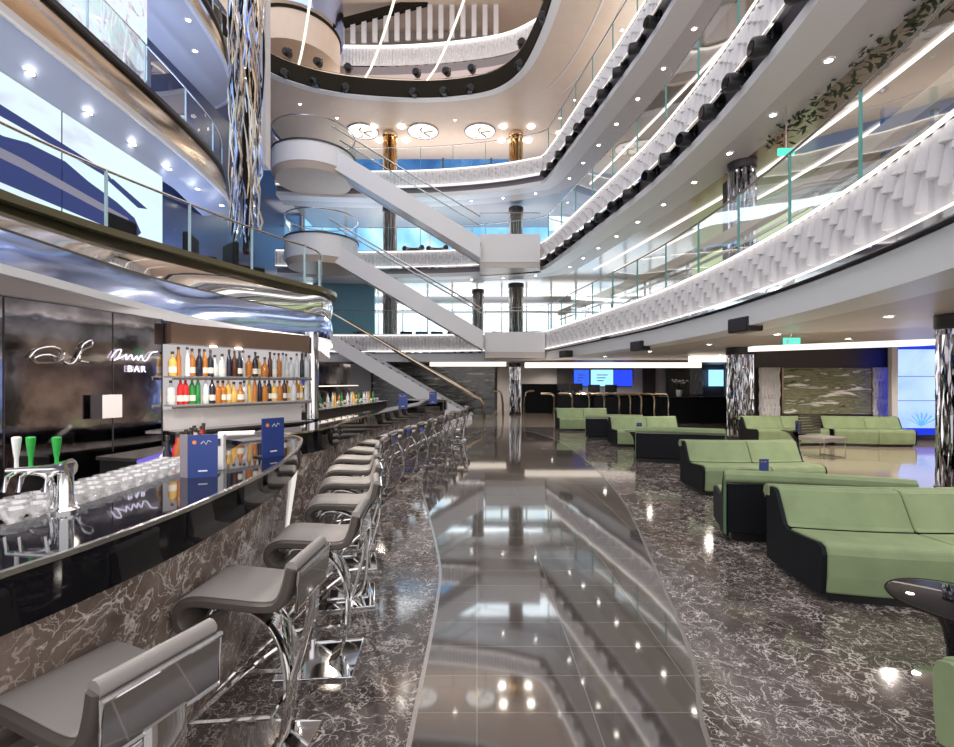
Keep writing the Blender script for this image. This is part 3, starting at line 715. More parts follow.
# pieces on the screen picture: a dark car-like silhouette and a dark diagonal sweep
M['scr_dark'] = emit('screen_dark_picture', (.05, .065, .19), .8)
M['scr_grey'] = emit('screen_grey_picture', (.30, .28, .36), .7)
sp_ = [o for o in COL.objects if o.name == 'video_screen'][0]
def pic(poly, mat):
    MB().add([(-7.205, y, z) for y, z in poly], [tuple(range(len(poly)))]).build('picture', mat, sp_, world=True)
pic([(3.5, 5.72), (3.5, 5.92), (7.2, 5.80), (9.3, 5.70), (9.5, 5.58), (8.4, 5.62), (7.2, 5.62)], 'scr_dark')
pic([(9.3, 5.55), (9.5, 5.62), (10.5, 5.38), (10.2, 5.30)], 'scr_dark')
pic([(3.5, 4.62), (3.5, 5.3), (7.3, 5.34), (7.7, 5.44), (8.4, 5.46), (8.9, 5.32), (9.6, 5.20), (10.1, 5.05), (10.3, 4.8), (10.1, 4.62)], 'scr_dark')
MB().add([(-7.20, y, z) for y, z in ((3.5, 5.02), (3.5, 5.16), (7.6, 5.14), (9.9, 4.98), (10.0, 4.84), (7.6, 4.98))], [(0, 1, 2, 3, 4, 5)]).build('picture', 'scr_grey', sp_, world=True)
# left deck interior walls and things
struct('wall_left', MB().box((-7.9, 13.2, 5.0), (.15, 3.8, 3.2)), 'wallblue', 'dark blue inner wall beside the large screen')
struct('wall_left', MB().box((-8.3, 13.6, 8.9), (.15, 5, 2.6)), 'wallblue', 'dark blue inner wall beside the upper screen')
# hanging sculpture of metal reeds
sc_ = thing('hanging_sculpture', 'tall hanging sculpture of twisted chrome reeds at left', 'sculpture', (gx(246, 12), 12, 4.6))
rnd = random.Random(21)
for k in range(150):
    a = rnd.uniform(0, 2*PI); r = .40*math.sqrt(rnd.random()); z = rnd.uniform(.1, 7.4); L_ = rnd.uniform(1.2, 3.2); pts = []
    x, y = r*math.cos(a), r*math.sin(a)
    for j in range(6):
        pts.append((x, y, z+L_*j/5)); x += rnd.uniform(-.09, .09); y += rnd.uniform(-.09, .09)
        rr = math.hypot(x, y)
        if rr > .42: x *= .42/rr; y *= .42/rr
    MB().tube(pts, [.012, .03, .022, .034, .024, .012], 5).build('reed', ('mirror', 'chrome_soft', 'champagne', 'mirror_blue_cast', 'rim')[k % 5], sc_)
MB().tube([(0, 0, .2), (0, 0, 9.6)], .07, 8).build('core_rod', 'rim', sc_)
cp = MB().box((gx(265, 13), 13, 10.4), (.17, .3, 6.0)).build('mast', 'bulk'); tag(cp, 'plain grey vertical mast just right of the hanging sculpture', 'mast')

# ------------------------------------------------------------------ bar back wall
WP = [(-3.9, 2.4), (-3.72, 3.77), (-3.36, 5.12)]
struct('wall_bar', MB().sweep(WP[:2]+[(-3.36, 5.12)], [(0, .0), (-.1, .0), (-.1, 2.27), (0, 2.27)]), 'mirror_dark', 'smoked mirror panels behind the bar')
jt = MB()
for f in (.0, .62, 1.0):
    x = -3.72+.36*f; y = 3.77+1.35*f
    jt.box((x+.004, y, 1.6), (.006, .006, 1.34))
struct('trim_9', jt, 'dark', 'joints in the smoked mirror wall')
# white bulkhead between balcony and wall top
WT = cat([(-3.95, 1.2), (-3.9, 2.4), (-3.72, 3.77), (-3.36, 5.12), (-2.9, 5.95), (-2.42, 6.62), (-2.45, 7.2), (-2.6, 8.2), (-2.78, 9.1)], 7)
def bulk():
    a = resample(LB[:61], .12); b = resample(WT, .12); n = 60; vs = []; fs = []
    for i in range(n+1):
        p, _ = arc_at(a, length(a)*i/n); q_, _ = arc_at(b, length(b)*i/n)
        zt = 2.28-.25*max(0, (i/n-.45))/.55
        vs += [(p[0], p[1], 2.39), (q_[0], q_[1], max(zt, 2.03))]
    for i in range(n): fs.append((2*i, 2*i+2, 2*i+3, 2*i+1))
    return MB().add(vs, fs, True)
struct('ceiling', bulk(), 'bulk', 'white sloped bulkhead over the bar')
# bottle display
d1, d2 = Vector((-3.34, 5.16)), Vector((-2.38, 6.62))
dv = (d2-d1); DL = dv.length; du = dv.normalized(); dn = Vector((du.y, -du.x)); ANG = math.atan2(du.y, du.x)
sh = thing('bottle_display', 'backlit two-shelf bottle display behind the bar', 'shelf', (d1.x, d1.y, 0), ANG)
MB().box((DL/2, .1, 1.66), (DL, .04, .72)).build('back_panel', 'shelf_led', sh, label='glowing back panel')
MB().box((DL/2, .06, .53), (DL, .1, 1.06)).build('lower_cabinet', 'black', sh)
MB().box((DL/2, .09, 1.18), (DL, .05, .24)).build('splash_panel', 'bulk', sh, label='plain pale panel below the shelves')
for z in (1.655, 1.345): MB().box((DL/2, -.04, z), (DL, .2, .018)).build('shelf_board', 'glassware', sh); 
for z in (1.637, 1.327): MB().box((DL/2, -.13, z), (DL, .012, .03)).build('shelf_edge', 'chrome_soft', sh)
MB().box((DL/2, .02, 2.12), (DL, .26, .22)).build('canopy', pbr('canopy_brown', (.16, .10, .07), .2), sh, label='brown canopy with downlights')
MB().box((DL/2, -.05, 1.06), (DL, .3, .03)).build('worktop', 'chrome_soft', sh)
for i, f in enumerate((.25, .42)):
    p = d1+du*DL*f+dn*.12
    o = MB().lathe([(.035, 0), (.035, .012)], (p.x, p.y, 1.995), 12).build('downlight', 'lamp'); tag(o, ('left', 'right')[i]+' of two small downlights in the brown bottle canopy', 'ceiling light')
cc = thing('column', 'slim mirrored column at the right end of the bottle display', 'column', (-2.33, 6.78, 0))
MB().lathe([(.09, 0), (.09, 2.3)], n=24).build('shaft', 'mirror', cc); MB().lathe([(.11, 0), (.11, .05)], n=24).build('base', 'chrome_soft', cc)

# bottles: a few prototypes, then copies
def bottle(kind, loc, mat, label, group, lab=True, s=1.):
    t = thing('bottle', label, 'bottle', loc, random.uniform(0, 6), group)
    P = {'wine': [(.030, 0), (.036, .01), (.036, .17), (.028, .205), (.013, .235), (.012, .28)],
         'square': [(.036, 0), (.042, .01), (.042, .15), (.036, .175), (.014, .195), (.013, .235)],
         'slim': [(.026, 0), (.029, .01), (.027, .20), (.013, .25), (.012, .29)],
         'round': [(.03, 0), (.046, .02), (.05, .08), (.04, .13), (.015, .17), (.013, .22)]}[kind]
    MB().lathe([(r*s, z*s) for r, z in P], n=10).build('glass_body', mat, t); bod = t.children[0]
    r, z = P[-1]; MB().lathe([(r*1.25*s, z*s), (r*1.25*s, (z+.028)*s)], n=8).build('cap', 'cap', bod)
    if lab:
        rb = P[2][0]*1.015*s if kind != 'round' else .051*s
        MB().lathe([(rb, .035*s), (rb, .10*s)], n=10, cap=False).build('label', 'label', bod)
    return t
protos = {}
CN = {'amber': 'amber', 'brownb': 'brown', 'redb': 'red', 'greenb': 'green', 'clearb': 'clear', 'darkb': 'black', 'goldb': 'golden'}
KN = {'wine': 'shouldered', 'square': 'squat', 'slim': 'slender', 'round': 'round-bodied'}
def put_bottle(kind, mat, loc, label, group, lab=True):
    key = (kind, mat, lab)
    if key not in protos: protos[key] = bottle(kind, loc, mat, label, group, lab)
    else: dup(protos[key], loc, random.uniform(0, 6), label, group)
rows = {'upper': (1.665, ['goldb square', 'amber slim', 'clearb slim', 'amber wine', 'darkb wine', 'amber wine', 'darkb wine', 'clearb round', 'clearb square', 'darkb slim', 'brownb wine', 'darkb wine', 'clearb slim', 'amber square', 'darkb wine', 'goldb square', 'amber round', 'brownb slim', 'clearb wine', 'amber wine', 'clearb slim', 'clearb wine', 'clearb square', 'clearb slim', 'darkb slim', 'clearb wine']),
        'lower': (1.355, ['clearb square', 'redb wine', 'redb wine', 'greenb wine', 'greenb slim', 'clearb wine', 'darkb wine', 'amber square', 'amber square', 'goldb wine', 'goldb round', 'amber round', 'clearb square', 'goldb slim', 'amber slim', 'darkb slim', 'amber square', 'darkb wine', 'goldb square', 'amber square', 'brownb wine', 'goldb square', 'clearb wine', 'amber wine', 'goldb wine', 'clearb slim'])}
for rn, (z, lst) in rows.items():
    for i, e in enumerate(lst):
        mt, kd = e.split(); p = d1+du*(DL*(i+.6)/len(lst)+random.uniform(-.008, .008))+dn*random.uniform(.02, .08)
        put_bottle(kd, mt, (p.x, p.y, z), '%s %s bottle, %s from the left on the %s lit shelf' % (KN[kd], CN[mt], ORD[i], rn), 'bottles on the %s lit shelf' % rn, i % 3 != 1 or mt == 'redb')
# wall sign
def text_part(s, size, mat, parent, M4, name='lettering', ext=.004):
    cu = bpy.data.curves.new('t', 'FONT'); cu.body = s; cu.size = size; cu.extrude = ext; cu.align_x = 'CENTER'; cu.space_character = 1.3
    o = bpy.data.objects.new('t', cu); COL.objects.link(o)
    dg = bpy.context.evaluated_depsgraph_get(); me = bpy.data.meshes.new_from_object(o.evaluated_get(dg))
    bpy.data.objects.remove(o); me.transform(M4); me.materials.append(M[mat] if isinstance(mat, str) else mat)
    q_ = bpy.data.objects.new(name, me); COL.objects.link(q_); q_.parent = parent; return q_
M['sign'] = emit('sign_white', (.85, .80, 1.0), 1.6)
wd = Vector((.36, 1.35)).normalized(); wa = math.atan2(wd.y, wd.x)
sg = thing('bar_sign', 'white lettered BAR sign with flowing script on the smoked mirror', 'sign', (-3.42, 4.80, 1.70), wa)
text_part('BAR', .092, 'sign', sg, Matrix.Translation((.02, 0, 0)) @ Matrix.Rotation(PI/2, 4, 'X'))
def wob(pts, r, mat, parent, name='script'):
    MB().tube(cat(pts, 6), r, 5).build(name, mat, parent)
wob([(-.24, 0, .13), (-.19, 0, .20), (-.14, 0, .21), (-.18, 0, .13), (-.21, 0, .11), (-.12, 0, .15), (-.09, 0, .17), (-.09, 0, .12), (-.04, 0, .17), (-.02, 0, .12), (.02, 0, .16), (.03, 0, .12), (.07, 0, .17), (.09, 0, .12), (.13, 0, .13), (.18, 0, .20), (.25, 0, .22)], .006, 'sign', sg)
l0 = Vector((-3.585, 4.17))
em = thing('wall_emblem', 'looping line emblem on the left smoked mirror panel', 'emblem', (l0.x, l0.y, 1.78), wa)
wob([(-.26, 0, .02), (-.2, 0, .09), (-.08, 0, .12), (.0, 0, .08), (-.04, 0, .0), (-.18, 0, -.02), (-.22, 0, .02), (-.1, 0, .05), (.05, 0, -.02), (.12, 0, .06), (.16, 0, .16), (.23, 0, .20), (.23, 0, .15), (.15, 0, .10), (.13, 0, .02), (.2, 0, .0)], .007, 'chrome', em, 'line')
nb = thing('wall_notice', 'pale rectangular notice on the smoked mirror behind the taps', 'notice', (-3.465, 4.55, 1.25), wa)
MB().box((0, 0, .12), (.2, .012, .22)).build('sheet', 'soffit_grey', nb); MB().box((-.14, 0, .12), (.1, .014, .22)).build('dark_panel', 'dark', nb)

# ------------------------------------------------------------------ near bar counter
B1 = cat([(-1.62, -.8), (-1.46, .2), (-1.32, .85), (-1.245, 1.245), (-1.2, 1.45), (-1.16, 1.75), (-1.15, 2.1), (-1.18, 2.7), (-1.275, 3.29), (-1.44, 3.93), (-1.62, 4.36), (-1.95, 4.66), (-2.45, 4.8)], 8)
IN1 = [(-2.45, 4.35), (-2.2, 4.15), (-1.95, 3.6), (-1.80, 2.8), (-1.78, 2.0), (-1.85, 1.3), (-2.0, .4), (-2.2, -.8)]
bc = thing('bar_counter', 'near curved bar counter with black top and marble front', 'counter', (-1.4, 2.2, 0))
INR = offset(B1[:78], -.47)[::-1]
MB().prism(B1+[(-2.45, 4.35)]+INR, 1.06, 1.1).build('counter_top', 'counter', bc, world=True)
MB().sweep(B1, [(-.012, 1.088), (.008, 1.088), (.008, 1.104), (-.012, 1.104)]).build('edge_trim', 'chrome_soft', bc, world=True)
MB().sweep(B1, [(-.05, .925), (.0, .935), (.004, 1.088), (-.05, 1.088)]).build('fascia', 'gloss', bc, label='black glossy fascia', world=True)
MB().sweep(B1, [(-.30, 0), (-.17, .0), (-.10, .45), (-.05, .93), (-.25, .93)]).build('marble_front', 'marble_bar', bc, world=True)
MB().sweep(B1[:74], [(-.46, .1), (-.42, .1), (-.42, 1.06), (-.46, 1.06)]).build('inner_wall', 'black', bc, world=True)
MB().sweep(B1[:74], [(-.74, 1.015), (-.46, 1.015), (-.46, 1.035), (-.74, 1.035)]).build('glass_shelf', 'chrome_soft', bc, label='lower steel shelf behind the counter edge', world=True)
p_, (tx, ty) = arc_at(B1, length(B1)*.66)
MB().sweep(B1[70:73], [(-.20, 0.01), (-.15, .01), (-.02, .92), (-.06, .92)]).build('light_seam', 'pale_glow', bc, label='glowing upright strip in the marble front', world=True)
# back bar cabinet behind
bk = thing('back_counter', 'low dark service counter under the bottle display', 'counter', (-2.6, 5.2, 0))
MB().prism([(-3.3, 4.2), (-2.9, 4.1), (-2.5, 5.2), (-2.27, 6.1), (-2.4, 6.5), (-2.75, 5.95), (-3.15, 5.1)], 0, .92).build('cabinet', 'black', bk, world=True)
MB().prism([(-3.32, 4.18), (-2.88, 4.07), (-2.48, 5.18), (-2.24, 6.1), (-2.4, 6.53), (-2.77, 5.95), (-3.18, 5.1)], .92, .95).build('worktop', 'chrome_soft', bk, world=True)
SR = [(-2.02, 3.1), (-2.12, 3.6), (-2.36, 4.15)]
srp = cat(SR, 8)
sr = thing('speed_rail', 'purple-lit steel bottle rail behind the near bar counter', 'shelf', (-2.0, 3.6, 0))
MB().sweep(srp, [(-.14, .0), (.10, .0), (.10, .93), (-.14, .93)]).build('rail_body', 'chrome_soft', sr, world=True)
MB().sweep(srp, [(-.16, 1.02), (-.14, 1.02), (-.14, 1.10), (-.16, 1.10)]).build('glow_strip', 'purple', sr, world=True)
for i in range(13):
    (x, y), (dx, dy) = arc_at(srp, length(srp)*(i+.5)/13)
    mt, kd = (('darkb', 'slim'), ('clearb', 'square'), ('amber', 'slim'), ('redb', 'wine'), ('goldb', 'square'), ('brownb', 'slim'), ('clearb', 'slim'))[i % 7]
    put_bottle(kd, mt, (x-.05*(i % 2), y, .93), '%s bottle, %s from the near end of the purple-lit bottle rail' % (CN[mt], ORD[i]), 'bottles in the purple-lit rail', i % 2 == 0)
# glasses on the counter
def glass(loc, label, group):
    t = thing('stem_glass', label, 'glass', loc, 0, group)
    MB().lathe([(.030, 0), (.030, .003), (.005, .008), (.005, .045), (.018, .055), (.041, .085), (.043, .105), (.040, .105), (.037, .086), (.010, .058)], n=12, cap=False).build('bowl', 'glassware', t)
    return t
g0 = None; gi = 0
for row, o in enumerate((-.52, -.605, -.69)):
    for i in range(14):
        f = .405+.0165*i
        (x, y), (dx, dy) = arc_at(B1, length(B1)*f)
        nx, ny = dy, -dx; X, Y = x+nx*o, y+ny*o
        
        lab = 'stem glass, %s from the near end in the %s row behind the counter' % (ORD[i], ('front', 'middle', 'back')[row])
        if g0 is None: g0 = glass((X, Y, 1.036), lab, 'stem glasses on the bar counter')
        else: dup(g0, (X, Y, 1.036), 0, lab, 'stem glasses on the bar counter')
# beer tap
bt = thing('beer_tap', 'chrome beer tap tower with one white and two green handles', 'tap', (-1.585, 1.85, 1.1))
MB().lathe([(.045, 0), (.045, .01), (.032, .02), (.026, .03), (.024, .17), (.03, .19)], n=16).build('tower', 'chrome', bt)
MB().tube(cat([(-.06, 0, .005), (-.05, 0, .08), (-.075, 0, .14), (-.15, 0, .155)], 6), .012, 8).build('pipe', 'chrome', bt)
MB().tube([(-.225, 0, .158), (-.05, 0, .165), (.02, 0, .172)], [.011, .02, .034], 10).build('cross_bar', 'chrome', bt)
for x, mt, lb_ in ((-.19, 'taph_w', 'white tap handle'), (-.135, 'taph_g', 'green tap handle'), (-.035, 'taph_g', 'green tap handle')):
    h = MB().lathe([(.007, .165), (.007, .205), (.010, .225), (.0155, .275), (.0155, .286), (.009, .289)], (x, 0, 0), 12).build('tap_handle', mt, bt, label=lb_)
    MB().tube([(x, 0, .155), (x-.004, -.03, .14), (x-.014, -.04, .085)], .009, 8).build('spout', 'chrome', bt)
# menu stands
def menu(loc, rz, s, label, group='blue menu stands', big=True):
    t = thing('menu_stand', label, 'menu', loc, rz, group)
    fs_ = MB().box((0, 0, .13*s), (.16*s, .012*s, .26*s)).build('front_sheet', 'menu', t)
    if big: MB().box((-.105*s, .035*s, .13*s), (.075*s, .012*s, .26*s), 1.0 if False else -.8).build('side_sheet', 'menu_side', t)
    MB().box((0, .05*s, .005*s), (.16*s, .1*s, .01*s)).build('foot', 'black', t)
    MB().lathe([(.012*s, 0), (.012*s, .003*s)], (0, 0, 0), 10).build('dot', 'orange', fs_).matrix_local = Matrix.Translation((-.045*s, -.006*s, .215*s)) @ Matrix.Rotation(PI/2, 4, 'X')
    MB().tube([(-.01*s, -.0075*s, .205*s), (.005*s, -.0075*s, .222*s), (.018*s, -.0075*s, .20*s), (.03*s, -.0075*s, .225*s), (.045*s, -.0075*s, .215*s)], .0022*s, 5).build('logo', 'print', fs_)
    MB().box((0, -.0065*s, .04*s), (.05*s, .002, .008*s)).build('caption', 'print', fs_)
    return t
menu((gx(203, 2.52), 2.52, 1.1), .35, .86, 'blue menu stand on the near bar counter beside the napkin box')
menu((gx(273, 3.2), 3.2, 1.1), 1.0, 1.0, 'tall blue menu stand near the far end of the near bar', big=False)
nk = thing('napkin_box', 'white napkin box on the bar right of the blue menu', 'box', (gx(219, 2.75), 2.75, 1.1), .3)
MB().box((0, 0, .1), (.06, .07, .2), 0, .004).build('box_body', 'paper', nk); MB().box((0, -.037, .16), (.03, .004, .04)).build('slot', 'chrome_soft', nk)
tbt = thing('till_tablet', 'tilted dark till tablet with pale screen behind the bar', 'tablet', (gx(236, 4.6), 4.6, .92), .4)
MB().add([(-.16, -.06, .06), (.16, -.06, .06), (.16, .1, .2), (-.16, .1, .2), (-.16, -.05, .04), (.16, -.05, .04), (.16, .12, .18), (-.16, .12, .18)], [(0, 1, 2, 3), (4, 7, 6, 5), (0, 4, 5, 1), (3, 2, 6, 7), (0, 3, 7, 4), (1, 5, 6, 2)]).build('screen', 'paper', tbt)
MB().box((0, .06, .06), (.1, .12, .12)).build('stand', 'black', tbt)

# ------------------------------------------------------------------ far bar counter
B2 = cat([(-2.3, 4.85), (-1.9, 5.05), (-1.72, 5.6), (-1.76, 6.4), (-1.74, 7.4), (-1.62, 8.4), (-1.48, 9.6), (-1.30, 11), (-1.08, 12.2), (-.88, 13.1), (-.9, 14.0), (-1.4, 14.7), (-2.4, 15)], 7)
fb = thing('bar_counter', 'far curved bar counter with black fascia below the stairs', 'counter', (-1.6, 9, 0))
IN2 = [(-2.4, 14.4), (-1.6, 13.7), (-1.55, 12.6), (-1.78, 10.4), (-2.02, 8.4), (-2.15, 6.6), (-2.13, 5.7), (-2.4, 5.3)]
MB().prism(B2+IN2, 1.03, 1.07).build('counter_top', 'counter', fb, world=True)
MB().sweep(B2, [(-.012, 1.055), (.01, 1.055), (.01, 1.075), (-.012, 1.075)]).build('edge_trim', 'champagne', fb, world=True)
MB().sweep(B2, [(-.05, .82), (.0, .83), (.004, 1.055), (-.05, 1.055)]).build('fascia', 'gloss', fb, world=True)
MB().sweep(B2, [(-.28, 0), (-.16, .0), (-.05, .82), (-.25, .82)]).build('marble_front', 'marble_bar', fb, world=True)
menu((gx(403, 9.6), 9.6, 1.07), .1, 1.15, 'blue menu stand on the far bar counter', big=False)
menu((gx(433, 11.6), 11.6, 1.07), .1, 1.15, 'blue menu stand at the far end of the far bar', big=False)
isl = thing('back_bar_island', 'warm lit back bar island inside the far bar', 'shelf', (-3.6, 11, 0))
MB().box((-3.4, 10.5, .52), (1.0, 6.5, 1.04), -.1).build('cabinet', 'walldark', isl, world=True)
MB().box((-3.4, 10.5, 1.055), (1.1, 6.6, .03), -.1).build('worktop', 'chrome_soft', isl, world=True)
MB().box((-3.95, 10.5, 1.6), (.05, 6.4, 1.0), -.1).build('back_panel', 'mirror_dark', isl, world=True)
MB().box((-3.8, 10.5, 1.50), (.2, 6.4, .02), -.1).build('shelf_board', 'cove', isl, label='lit shelf', world=True)
for i in range(30):
    y = 7.7+i*.19; mt, kd = (('amber', 'square'), ('clearb', 'wine'), ('darkb', 'wine'), ('goldb', 'slim'), ('clearb', 'slim'), ('greenb', 'wine'))[i % 6]
    put_bottle(kd, mt, (-3.25+(y-10.5)*.1+.12*(i % 2), y, 1.07), '%s bottle, %s from the near end on the island back bar' % (CN[mt], ORD[i]), 'bottles on the island back bar', i % 2 == 0)
for i in range(20):
    y = 7.8+i*.28
    dup(g0, (-2.98+(y-10.5)*.1, y, 1.07), 0, 'stem glass, %s from the near end on the island back bar' % ORD[i], 'stem glasses on the island back bar')
struct('wall_bar', MB().box((-4.4, 24.6, 1.28), (10.6, .2, 2.5)), 'marble_wall', 'dark marble wall behind the far bar')
for i, (px, w) in enumerate(((357, .9), (333, .4))):
    o = MB().box((gx(px, 24.3), 24.3, 1.3), (w*1.6, .12, 2.5)).build('wall_panel', ('wallwhite', 'wallwhite')[i]); tag(o, ('broad', 'narrow')[i]+' pale upright panel on the dark marble wall behind the far bar', 'panel')

# ------------------------------------------------------------------ bar stools
def ribbon(cl, th):
    """closed outline of a bent strip in the x-z plane"""
    P = [Vector(p) for p in cl]; A = []; B = []
    for i, p in enumerate(P):
        a = P[max(0, i-1)]; b = P[min(len(P)-1, i+1)]; t = (b-a).normalized(); n = Vector((-t.y, t.x))
        k = th[i] if isinstance(th, list) else th
        A.append(p+n*k/2); B.append(p-n*k/2)
    return [tuple(v) for v in A+B[::-1]]
def strip(cl, th, w):
    """bent strip of width w, with slightly rounded long edges"""
    o = ribbon(cl, th); i_ = ribbon(cl, th*.55 if not isinstance(th, list) else [t*.55 for t in th]); n = len(o); m = MB(); vs = []; fs = []
    for y, q_ in ((-w/2, i_), (-w/2+th*.3, o), (w/2-th*.3, o), (w/2, i_)):
        vs += [(p[0], y, p[1]) for p in q_]
    for r in range(3):
        for k in range(n): fs.append((r*n+k, r*n+(k+1) % n, (r+1)*n+(k+1) % n, (r+1)*n+k))
    h = n//2
    for base in (0, 3*n):
        for k in range(h-1): fs.append((base+k, base+k+1, base+n-2-k, base+n-1-k))
    return m.add(vs, fs, True)
def make_stool(loc, rz, label):
    t = thing('bar_stool', label, 'bar stool', loc, rz, 'bar stools along the bars')
    W = .345
    seat = cat([(-.16, .60), (-.215, .605), (-.245, .645), (-.235, .695), (-.18, .722), (-.05, .716), (.08, .706), (.15, .712), (.185, .74), (.208, .80), (.222, .865)], 5)
    sea = strip(seat, .042, W).build('seat', 'leather_dk', t, label='dark edge of the padded seat shell')
    top = [(x, z) for x, z in seat if x > -.24]
    # seat skin: lighter upper cover over the cushion
    cov = []
    for k, (x, z) in enumerate(seat[12:]): cov.append((x, z))
    P = [Vector(p) for p in cov]; up = []
    for i, p in enumerate(P):
        a = P[max(0, i-1)]; b = P[min(len(P)-1, i+1)]; tt = (b-a).normalized(); nn = Vector((-tt.y, tt.x)); up.append(tuple(p+nn*.0245))
    strip(up, .006, W-.03).build('seat_cover', 'leather', sea, label='taupe leather top cover')
    MB().tube([(.221, -W/2+.012, .868), (.221, W/2-.012, .868)], .025, 10).build('back_roll', 'leather', sea, label='rounded taupe top of the backrest')
    MB().tube([(.255, -W/2+.008, .85), (.255, W/2-.008, .85), (.242, W/2-.008, .70), (.242, -W/2+.008, .70)], .009, 6, True).build('back_frame', 'chrome', t); bfr = t.children[-1]
    MB().add([(.251, -W/2+.012, .847), (.251, W/2-.012, .847), (.239, W/2-.012, .704), (.239, -W/2+.012, .704), (.258, -W/2+.012, .847), (.258, W/2-.012, .847), (.246, W/2-.012, .704), (.246, -W/2+.012, .704)],
             [(0, 3, 2, 1), (4, 5, 6, 7), (0, 1, 5, 4), (3, 7, 6, 2), (0, 4, 7, 3), (1, 2, 6, 5)]).build('back_panel', 'mirror', bfr)
    leg = cat([(-.19, .60), (-.14, .665), (-.03, .655), (.07, .60), (.13, .50), (.155, .38), (.15, .22), (.12, .08), (.06, .018)], 5)
    strip(leg, .018, .15).build('curved_leg', 'chrome', t)
    strip(cat([(.245, .71), (.24, .60), (.20, .45), (.175, .36)], 5), .014, .12).build('rear_brace', 'chrome', t)
    MB().tube([(.13, -.15, .27), (-.19, -.17, .25), (-.19, .17, .25), (.13, .15, .27)], .011, 6, True).build('footrest', 'chrome', t)
    MB().tube([(-.19, -.17, .25), (.03, -.16, .45), (.12, -.07, .50)], .009, 6).build('brace_bar', 'chrome', t)
    MB().tube([(-.19, .17, .25), (.03, .16, .45), (.12, .07, .50)], .009, 6).build('brace_bar', 'chrome', t)
    MB().box((0, 0, .009), (.42, .40, .018), 0, .004).build('base_plate', 'mirror', t)
    return t
st_list = [(-1.06, 1.365, -.355), (-.945, 2.06, -.05), (-.895, 2.76, .08), (-.97, 3.55, .22), (-1.1, 4.22, .25), (-1.24, 4.84, .22), (-1.36, 5.5, .15), (-1.42, 6.2, -.02), (-1.44, 6.95, -.1)]
st_far = [(-1.34, 7.75, -.12), (-1.22, 8.55, -.14), (-1.11, 9.35, -.15), (-.99, 10.15, -.15), (-.87, 10.95, -.16), (-.72, 11.75, -.2), (-.55, 12.55, -.3), (-.52, 13.4, .1), (-.5, 14.25, .35)]
s0 = None
for i, (x, y, r) in enumerate(st_list+st_far):
    lab = ('nearest taupe bar stool, cut by the bottom left corner' if i == 0 else '%s taupe bar stool from the camera along the %s' % (ORD[i], 'near bar counter' if i < 5 else 'far bar counter'))
    if s0 is None: s0 = make_stool((x, y, 0), r, lab)
    else: dup(s0, (x, y, 0), r, lab)

# ------------------------------------------------------------------ sofas
def arcbend(vs, L, bend):
    """bend the length direction (x) into a shallow arc"""
    out = []
    for x, y, z in vs:
        u = (x-L/2)/(L/2); out.append((x, y+bend*(u*u-1), z))
    return out
def sofa(loc, rz, L, label, bend=.10, endm='navy', turned=False):
    """front faces local -y, left end at x=0, front edge at y=0"""
    t = thing('sofa', label, 'sofa', loc, rz, 'green lounge sofas')
    out = [(0, .07), (-.015, .2), (-.02, .36), (.0, .415), (.05, .432), (.25, .418), (.44, .41), (.49, .44), (.56, .58), (.615, .685), (.65, .705), (.72, .705), (.75, .68), (.75, .07)]
    seat = [(0, .07), (-.015, .2), (-.02, .36), (.0, .415), (.05, .432), (.25, .42), (.46, .41), (.46, .07)]
    back = [(.462, .41), (.49, .44), (.56, .58), (.615, .685), (.65, .705), (.71, .705), (.71, .41)]
    def swp(poly, x0, x1, n=10):
        m = len(poly); vs = []; fs = []
        for i in range(n+1):
            x = x0+(x1-x0)*i/n
            vs += [(x, p[0], p[1]) for p in poly]
        for i in range(n):
            for k in range(m): fs.append((i*m+k, i*m+(k+1) % m, (i+1)*m+(k+1) % m, (i+1)*m+k))
        fs += [tuple(range(m)), tuple(n*m+k for k in range(m-1, -1, -1))]
        return MB().add(arcbend(vs, L, bend), fs, False)
    swp(seat, .03, L*.52-.003).build('seat_cushion', 'green', t, bevel=.018); swp(seat, L*.52+.003, L-.03).build('seat_cushion', 'green', t, bevel=.018)
    swp(back, .03, L*.52-.003).build('backrest', 'green', t, bevel=.014); swp(back, L*.52+.003, L-.03).build('backrest', 'green', t, bevel=.014)
    for x0 in (0, L-.03): swp([(p[0]*.985+.012, p[1]-.012) for p in out], x0, x0+.03, 1).build('end_panel', endm, t, label='black end panel' if endm == 'navy' else 'green end panel')
    swp([(.713, .10), (.77, .10), (.77, .60), (.713, .60)], .02, L-.02).build('back_shell', 'navy', t, label='black back shell')
    swp([(.70, .61), (.775, .60), (.80, .63), (.79, .68), (.75, .712), (.70, .71)], -.01, L+.01).build('top_cap', 'green', t, label='green padded top edge', bevel=.012)
    if turned:
      for xa, xb in ((-.012, .002), (L-.002, L+.012)): swp([(.70, .08), (.775, .08), (.775, .66), (.70, .66)], xa, xb, 1).build('end_trim', 'green_dk', t, label='green border of the end panel')
    swp([(.772, .585), (.79, .585), (.79, .60), (.772, .60)], .0, L).build('cap_trim', 'chrome_soft', t)
    swp([(.05, 0), (.70, 0), (.70, .075), (.05, .075)], .06, L-.06, 6).build('plinth', 'black', t)
    return t
sofa((2.50, 3.48, 0), -.07, 1.80, 'nearest green sofa facing the camera, at the right edge')
sofa((4.20, 5.06, 0), PI-.31, 1.55, 'green sofa turned away directly behind the nearest sofa', bend=.05, turned=True)
sofa((3.16, 6.72, 0), 0., 1.74, 'green sofa facing the camera left of the chrome column')
sofa((4.92, 9.80, 0), PI-.31, 1.60, 'green sofa turned away, seen as black back between the facing sofas', bend=.05, turned=True)
sofa((3.42, 11.8, 0), 0., 1.75, 'green sofa facing the camera, third row back')
sofa((4.64, 13.68, 0), PI-.23, 1.50, 'green sofa turned away behind the third row sofa', bend=.05, turned=True)
